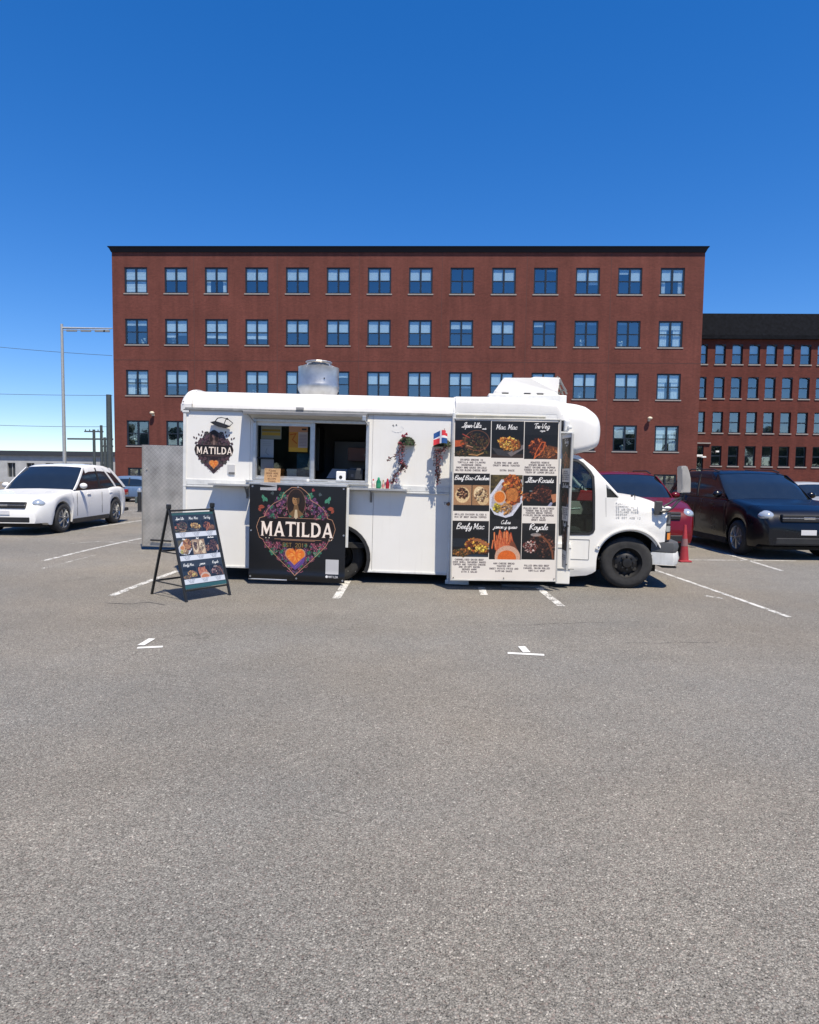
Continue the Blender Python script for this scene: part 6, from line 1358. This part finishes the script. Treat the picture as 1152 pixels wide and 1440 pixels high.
# hanging half baskets
GRN = pm('moss_green', (.028, .050, .022), .95, var=.5, scale=40, bump=.6); LEAFR = pm('dark_red_leaf', (.095, .026, .030), .7, var=.5, scale=60); LEAFB = pm('brown_leaf', (.055, .030, .028), .8, var=.4, scale=60); LEAFG = pm('vine_leaf', (.03, .055, .02), .8, var=.4, scale=60); PINK = pm('pink_bloom', (.26, .04, .06), .7, var=.3, scale=40)
def lf(b, p, s, mi=0):
    p = Vector(p); d = Vector((random.uniform(-1, 1), random.uniform(-1, .3), random.uniform(-1, 1))).normalized(); e = d.orthogonal().normalized(); b.mi = mi
    q = d.cross(e); b.face([p - d * s, p + e * s * .5, p + d * s, p - e * s * .5]); b.face([p - q * s * .7, p + e * s * .4 + d * s * .3, p + q * s * .7])
def basket(pxc, pyc, label, vines, blooms):
    x, z = T(pxc, pyc, -.06); q = thing('hanging_basket', label, 'wall basket', TL(x, 0, z), 'half baskets of trailing artificial flowers on the truck side')
    b = M(); Rb = .115; rings = []
    for k in range(7):
        a = R_(90 * k / 6); rings.append([(Rb * math.cos(a) * math.cos(t), -.13 * math.cos(a) * math.sin(t) - .004, Rb * .95 * math.sin(a)) for t in [math.pi * j / 12 for j in range(13)]])
    b.loft(rings, False, False); b.face([(Rb * math.cos(math.pi * j / 12), -.13 * math.sin(math.pi * j / 12) - .004, 0) for j in range(13)]); b.obj('moss_dome', GRN, q, 60)
    b = M()
    for _ in range(260):
        t = random.uniform(0, math.pi); a = random.uniform(0, 1.5); lf(b, ((Rb + .012) * math.cos(a) * math.cos(t), -.14 * math.cos(a) * math.sin(t) - .01, Rb * 1.0 * math.sin(a)), random.uniform(.008, .02), random.choice([0, 0, 1]))
    tag(b.obj('foliage', [LEAFG, LEAFB], q, recalc=False), kind='stuff')
    for (pts, n, spr) in vines:
        P3 = [(T(a, c, -.15)[0] - x, -.15 - .02 * math.sin(i), T(a, c, -.15)[1] - z) for i, (a, c) in enumerate(pts)]; S = smoothline(P3, 8); b = M(); b.tube(S, .0035, 5)
        for _ in range(int(n * 1.9)):
            s = random.choice(S[2:]); k = spr * (1 - .55 * S.index(s) / len(S)); lf(b, (s[0] + random.gauss(0, k), s[1] + random.gauss(0, k * .7), s[2] + random.gauss(0, k)), random.uniform(.010, .022), random.choice([0, 0, 1, 1, 1, 2]))
        b.obj('vine', [LEAFR, LEAFB, PINK], q, recalc=False)
    b = M()
    for a, c in blooms:
        xx, zz_ = T(a, c, -.14)
        for _ in range(6): b.blob((xx - x + random.gauss(0, .01), -.14 + random.gauss(0, .008), zz_ - z + random.gauss(0, .01)), .013, 1, .3)
    b.obj('blossom', PINK, q)
basket(572, 626, 'left wall basket, its dark red vine drifting down to the sauce bottles', [([(567, 623), (564, 632), (562, 645), (566, 655), (560, 664), (554, 672), (552, 679)], 90, .035), ([(566, 624), (567, 636), (565, 650), (568, 656), (562, 662)], 60, .03), ([(564, 628), (557, 640), (549, 644), (545, 648)], 22, .018), ([(565, 640), (568, 652), (573, 657)], 16, .02), ([(555, 668), (554, 674), (559, 679)], 5, .01)], [(567, 615), (569, 613), (571, 610), (563, 622)])
basket(622, 628, 'right wall basket beside the corner post, a small flag tucked above it', [([(615, 631), (614, 642), (614, 655), (615, 668), (616, 680)], 90, .025), ([(618, 631), (619, 642), (617, 652), (618, 664), (617, 672)], 60, .025), ([(626, 629), (623, 633), (612, 634)], 24, .02)], [(616, 633), (622, 633)])
# small red, white and blue flag
x0, z0 = T(609.5, 624, -.17); x1, z1 = T(629.5, 607, -.17)
fgq = thing('small_flag', 'small draped flag with blue and red quarters and white cross above the right wall basket', 'flag', TL(x0, -.17, z0)); w, h = x1 - x0, z1 - z0
def fgf(u, v): return (w * u, .015 * math.sin(u * 7) - .03 * u, h * v * (1 - .08 * u) + .04 * math.sin(u * 3.0 - .6) * (1 if v > .5 else .6) - .01)
FB = pm('flag_blue', (.012, .075, .26), .8); FR = pm('flag_red', (.60, .035, .05), .8); FW = pm('flag_white', (.74, .74, .76), .8)
b = M(); nu, nv = 24, 20; g_ = [[b.bm.verts.new(fgf(i / nu, j / nv)) for j in range(nv + 1)] for i in range(nu + 1)]
for i in range(nu):
    for j in range(nv):
        u, v = (i + .5) / nu, (j + .5) / nv; mi = 2 if (.44 < u < .60 or .44 < v < .56) else (0 if (u < .5) == (v > .5) else 1)
        if u > .86 and v > .8: continue
        f = b.bm.faces.new([g_[i][j], g_[i + 1][j], g_[i + 1][j + 1], g_[i][j + 1]]); f.material_index = mi
b.obj('cloth', [FB, FR, FW], fgq, 180, recalc=False); b = M(); b.tube([(w * .8, .02, -.04), (w * .78, -.02, h * 1.25)], .004, 6); b.obj('stick', pm('wood_stick', (.3, .2, .1), .7), fgq)

# ================================================================== CARS
CGL = pm('tinted_car_glass', (.012, .016, .020), .06, var=.1, coat=.6, spec=.8); LENS = pm('clear_headlamp', (.45, .50, .55), .12, .4, coat=1); RED = pm('red_tail_lens', (.30, .008, .012), .15, coat=1); CHR = pm('chrome_strip', (.6, .6, .62), .15, 1); ALLOY = pm('alloy_rim', (.42, .43, .44), .3, .8)
def car(name, label, cat, x, y, heading, paint, L=4.6, Wd=1.84, H=1.66, R=.36, base=1.05, hood=.98, xf=.9, ws=(.62, .12), rw=(-1.3, -2.0), deck=1.05, blackglass=None, group=None, dark_trim=True, rimm=None, rails=True):
    """x axis points to the nose; ws = windscreen base/top as x, rw = rear glass top/base x"""
    gz = ground_z(y); c = thing(name, label, cat, Matrix.Translation((x, y, gz)) @ Matrix.Rotation(heading, 4, 'Z'), group)
    hl, sill = L / 2, .24; wf, wr = hl - .92, -hl + .95; AR = R + .055; glass = blackglass or CGL
    low = [(-hl, deck - .30), (-hl + .06, deck - .08), (-hl + .25, deck), (rw[1], base + .02), (ws[0], base - .02), (ws[0] + .25, hood + .03), (hl - .5, hood - .07), (hl - .16, hood - .17), (hl - .03, hood - .32), (hl, hood - .42)]
    def zb(X):
        z = sill + (.06 if abs(X) > hl - .3 else 0)
        for wc in (wf, wr):
            d = abs(X - wc)
            if d < AR: z = max(z, R + math.sqrt(AR * AR - d * d) * 1.0)
        return z
    st = sorted(set([round(-hl + L * k / 64, 4) for k in range(65)] + [round(wc + AR * math.cos(R_(a)), 4) for wc in (wf, wr) for a in range(0, 181, 15)])); rings = []
    for X in st:
        t = abs(X) / hl; pw_ = Wd / 2 * (1 - .20 * max(0, (t - .72) / .28) ** 2.2); z0, z1 = zb(X), lerp(low, X); z1 = max(z1, z0 + .05); hgt = z1 - z0; s = []
        prof = [(.955, 0), (.99, .22), (1.0, .50), (.992, .74), (.965, .90), (.92, .97), (.80, 1.0), (.40, 1.012), (0, 1.02)]
        for wv2, hv in prof: s.append((X, pw_ * wv2, z0 + hgt * hv))
        s2 = [(a, -b2, c2) for a, b2, c2 in reversed(s[:-1])]; rings.append(s + s2)
    b = M(); b.loft(rings, True, True); body = b.obj('body', paint, c, 42)
    b = M(); b.box(-hl + .3, hl - .3, -Wd / 2 + .24, Wd / 2 - .24, .18, base - .25)
    b.box(wr + AR + .02, wf - AR - .02, -Wd / 2 + .02, Wd / 2 - .02, sill - .05, sill + .08, .02); b.obj('underbody', DIRT, c)
    # greenhouse
    roof = [(rw[1], base), ((rw[0] + rw[1]) / 2, base + (H - base) * .62), (rw[0], H - .07), (rw[0] + .25, H - .02), ((rw[0] + ws[1]) / 2, H), (ws[1] - .2, H - .02), (ws[1], H - .07), ((ws[0] + ws[1]) / 2, base + (H - base) * .52), (ws[0], base - .02)]
    gx_ = [rw[1] + (ws[0] - rw[1]) * k / 40 for k in range(41)]; wb, wr_ = Wd / 2 * .93, Wd / 2 * .76
    def halfw(z): t = (z - base) / (H - base); return wb + (wr_ - wb) * max(0, t) ** 1.25
    def ring(X, e=0.0):
        zt2 = lerp(roof, X) + e; zl = base - .05; s = []
        for k in range(6): z = zl + (zt2 - .05 - zl) * k / 5; s.append((X, halfw(z) + e, max(z, zl)))
        w2 = halfw(zt2 - .05) + e; s += [(X, w2 - .04, zt2 - .015), (X, w2 - .14, zt2 + .0), (X, w2 * .4, zt2 + .015), (X, 0, zt2 + .02)]
        return s + [(a, -b2, c2) for a, b2, c2 in reversed(s[:-1])]
    nfull = [ring(X) for X in gx_]; n = len(nfull[0])
    def part_of(sel, nm, mat, e=0):
        b = M(); rg = [ring(X, e) for X in gx_]; vs = [[b.bm.verts.new(p) for p in r] for r in rg]
        for i in range(len(rg) - 1):
            for j in range(n - 1):
                if sel((gx_[i] + gx_[i + 1]) / 2, j): b.bm.faces.new([vs[i][j], vs[i][j + 1], vs[i + 1][j + 1], vs[i + 1][j]])
        for v in [v for v in b.bm.verts if not v.link_faces]: b.bm.verts.remove(v)
        return b.obj(nm, mat, c, 50)
    side = lambda j: j < 5 or j >= n - 6; topq = lambda j: not side(j)
    part_of(lambda X, j: topq(j) and X > ws[1] - .02, 'windscreen', glass); part_of(lambda X, j: topq(j) and X < rw[0] + .02, 'rear_window', glass)
    part_of(lambda X, j: j < 5, 'side_window', glass); part_of(lambda X, j: j >= n - 6, 'side_window', glass)
    part_of(lambda X, j: (topq(j) or j == 4 or j == n - 6) and rw[0] - .02 < X < ws[1] + .02, 'roof', paint, .006)
    def pil(xb, xt, wd, tz=1.0, nm='pillar', mat=None):
        for s in (1, -1):
            P_ = []
            for k in range(5):
                t = k / 4.0; X = xb + (xt - xb) * t; z = base - .03 + (H - .05 - base) * t * tz; P_.append((X, z))
            rr = []
            for X, z in P_:
                yo = halfw(z) + .012; yi = halfw(z) - .01; rr.append([(X - wd / 2, s * yo, z), (X + wd / 2, s * yo, z), (X + wd / 2, s * yi, z), (X - wd / 2, s * yi, z)])
            b = M(); b.loft(rr); b.obj(nm, mat or paint, c)
    pil(ws[0] - .0, ws[1] + .02, .09); pil((ws[0] + rw[1]) / 2 + .10, (ws[1] + rw[0]) / 2 + .12, .07, mat=BLACK); pil(rw[1] + .06, rw[0] + .02, .16); pil(rw[1] + .62, rw[0] + .40, .10, mat=paint)
    b = M()
    for s in (1, -1): b.box(rw[1] + .3, ws[0] - .05, s * (wb + .002) - .008, s * (wb + .002) + .008, base - .03, base - .008)
    b.obj('belt_strip', CHR if not dark_trim else BLACK, c)
    if rails:
        b = M()
        for s in (1, -1): b.tube([(rw[0] + .15, s * wr_ * .93, H - .03), (rw[0] + .35, s * wr_ * .93, H + .035), (ws[1] - .35, s * wr_ * .93, H + .035), (ws[1] - .1, s * wr_ * .93, H - .02)], .015, 6)
        b.obj('roof_rail', BLACK, c, 60)
    for s in (1, -1):
        b = M(); b.blob((ws[0] - .22, s * (wb + .13), base + .07), .1, 2, 0, (.7, 1, .75)); b.obj('side_mirror', paint, c, 60)
        b = M(); b.blob((hl - .25, s * Wd / 2 * .745, hood - .27), .155, 3, 0, (1.25, 1.0, .75)); b.obj('headlight', LENS, c, 60)
        b = M(); b.box(-hl - .005, -hl + .30, min(s * Wd / 2 * .62, s * Wd / 2 * .93), max(s * Wd / 2 * .62, s * Wd / 2 * .93), deck - .30, deck - .12, .03); b.obj('tail_lamp', RED, c, 60)
        b = M()
        for X, zz0 in ((ws[0] - .12, base - .1), ((ws[0] + rw[1]) / 2 + .1, base - .1)): b.box(X - .12 - .5, X - .5 + .06, s * Wd / 2 * .993 - .012, s * Wd / 2 * .993 + .014, base - .17, base - .145, .006)
        b.obj('door_handle', paint, c)
        b = M()
        for X in (ws[0] - .02, (ws[0] + rw[1]) / 2 + .12, rw[1] + .55): b.box(X - .004, X + .004, s * Wd / 2 * 1.0 - .004, s * Wd / 2 * 1.0 + .003, sill + .14, base - .12)
        b.obj('door_seam', BLACK, c)
    b = M(); b.box(hl - .10, hl + .012, -Wd * .27, Wd * .27, hood - .37, hood - .22, .02); b.box(hl - .10, hl + .005, -Wd * .33, Wd * .33, .30, .46, .03); b.obj('grille', BLACK, c)
    b = M(); b.box(hl + .012, hl + .02, -.11, .11, hood - .32, hood - .27, .004); b.box(hl - .06, hl + .016, -Wd * .27, Wd * .27, hood - .30, hood - .285, .003); b.obj('badge_bar', CHR, c)
    b = M(); b.box(-hl - .01, -hl + .2, -Wd * .46, Wd * .46, .32, .42, .02); b.obj('rear_valance', BLACK, c)
    b = M(); b.box(hl + .006, hl + .016, -.15, .15, .50, .60, .003); b.box(-hl - .012, -hl - .0, -.15, .15, .62, .72, .003); b.obj('number_plate', pm('pale_number_plate', (.6, .6, .62), .5), c)
    for wc in (wf, wr):
        for s in (1, -1): wheel(c, wc, s * (Wd / 2 - .03), R, R, .21, rimm or ALLOY, spokes=7, dirn=s, rr=.66)
    return c
def paint(nm, col, r=.28): return pm(nm, col, r, .0, var=.03, scale=3, coat=.35, spec=.35)
car('white_crossover', 'white crossover parked at the far left, its rear wheel toward the lot', 'car', -9.53, 17.5, R_(-90), paint('pearl_white_paint', (.72, .72, .71)), L=4.75, Wd=1.9, H=1.70, base=1.08, hood=1.02, deck=1.10, rw=(-1.35, -2.12), ws=(.85, .1), R=.365, rails=False)
car('red_suv', 'deep red SUV parked nose out behind the truck hood', 'car', 4.86, 15.0, R_(-90), paint('deep_red_paint', (.115, .003, .005)), L=4.55, Wd=1.84, H=1.68, base=1.12, hood=1.12, deck=1.12, ws=(1.0, .25))
car('dark_suv', 'black-navy SUV parked at the right edge next to the red one', 'car', 7.72, 14.85, R_(-90), paint('black_navy_paint', (.0025, .003, .006)), L=4.8, Wd=1.92, H=1.74, base=1.16, hood=1.12, deck=1.15, ws=(1.0, .2), rw=(-1.7, -2.15))
car('blue_hatchback', 'slate blue hatchback parked broadside far back beside the brick building', 'car', -15.3, 37.0, R_(0), paint('slate_blue_paint', (.10, .16, .27)), L=4.4, Wd=1.8, H=1.45, base=.92, hood=.86, deck=.95, ws=(.95, .25), R=.33, rails=False)
car('dark_sedan', 'dark blue car glimpsed between the red SUV and the black SUV', 'car', 9.9, 27.5, R_(-90), paint('midnight_blue_paint', (.010, .014, .035)), L=4.6, Wd=1.8, H=1.5, base=.95, hood=.9, deck=.98, rails=False)
car('white_minivan', 'white-roofed minivan parked behind the black SUV', 'car', 12.4, 25.0, R_(-90), paint('minivan_white_paint', (.62, .63, .64)), L=4.9, Wd=1.95, H=1.80, base=1.12, hood=1.05, deck=1.1, ws=(1.2, .4), rw=(-2.0, -2.3), rails=False)
car('silver_car', 'silver car parked beyond the minivan at the far right', 'car', 16.8, 27.0, R_(-90), paint('silver_paint', (.35, .37, .40)), L=4.6, Wd=1.82, H=1.55, base=1.0, hood=.95, deck=1.0, rails=False)

# traffic cone
gx_, gy_ = G(965, 791); cone = thing('traffic_cone', 'faded red traffic cone at the front bumper of the truck', 'cone', Matrix.Translation((gx_ - .0, gy_ + .1, 0))); CO = pm('cone_red', (.30, .022, .030), .6, var=.15)
b = M(); b.lathe([(.088, .03), (.084, .05), (.026, .68), (.022, .70), (0, .70)], seg=24); b.obj('cone', CO, cone, 40); b = M(); b.box(-.11, .11, -.11, .11, 0, .032, .01); b.obj('base', CO, cone)
b = M(); b.lathe([(.0635, .30), (.0510, .44)], seg=24); b.obj('reflective_band', pm('dull_reflective', (.22, .12, .12), .4), cone, 40)
# bollard
gx_, gy_ = G(196.5, 716); bo = thing('bollard', 'black post with a silver cap standing left of the diamond plate door', 'bollard', Matrix.Translation((gx_, gy_, ground_z(gy_)))); b = M(); b.lathe([(.11, 0), (.11, .03), (.075, .05), (.075, .78), (0, .78)], seg=16); b.obj('post', BLACK, bo, 40)
b = M(); b.lathe([(.085, .78), (.09, .84), (.06, .92), (0, .95)], seg=16); b.obj('cap', ALU, bo, 40); b = M(); b.box(-.17, -.08, -.06, .06, .34, .60, .03); b.obj('meter_box', pm('grey_green_box', (.07, .09, .09), .5), bo)
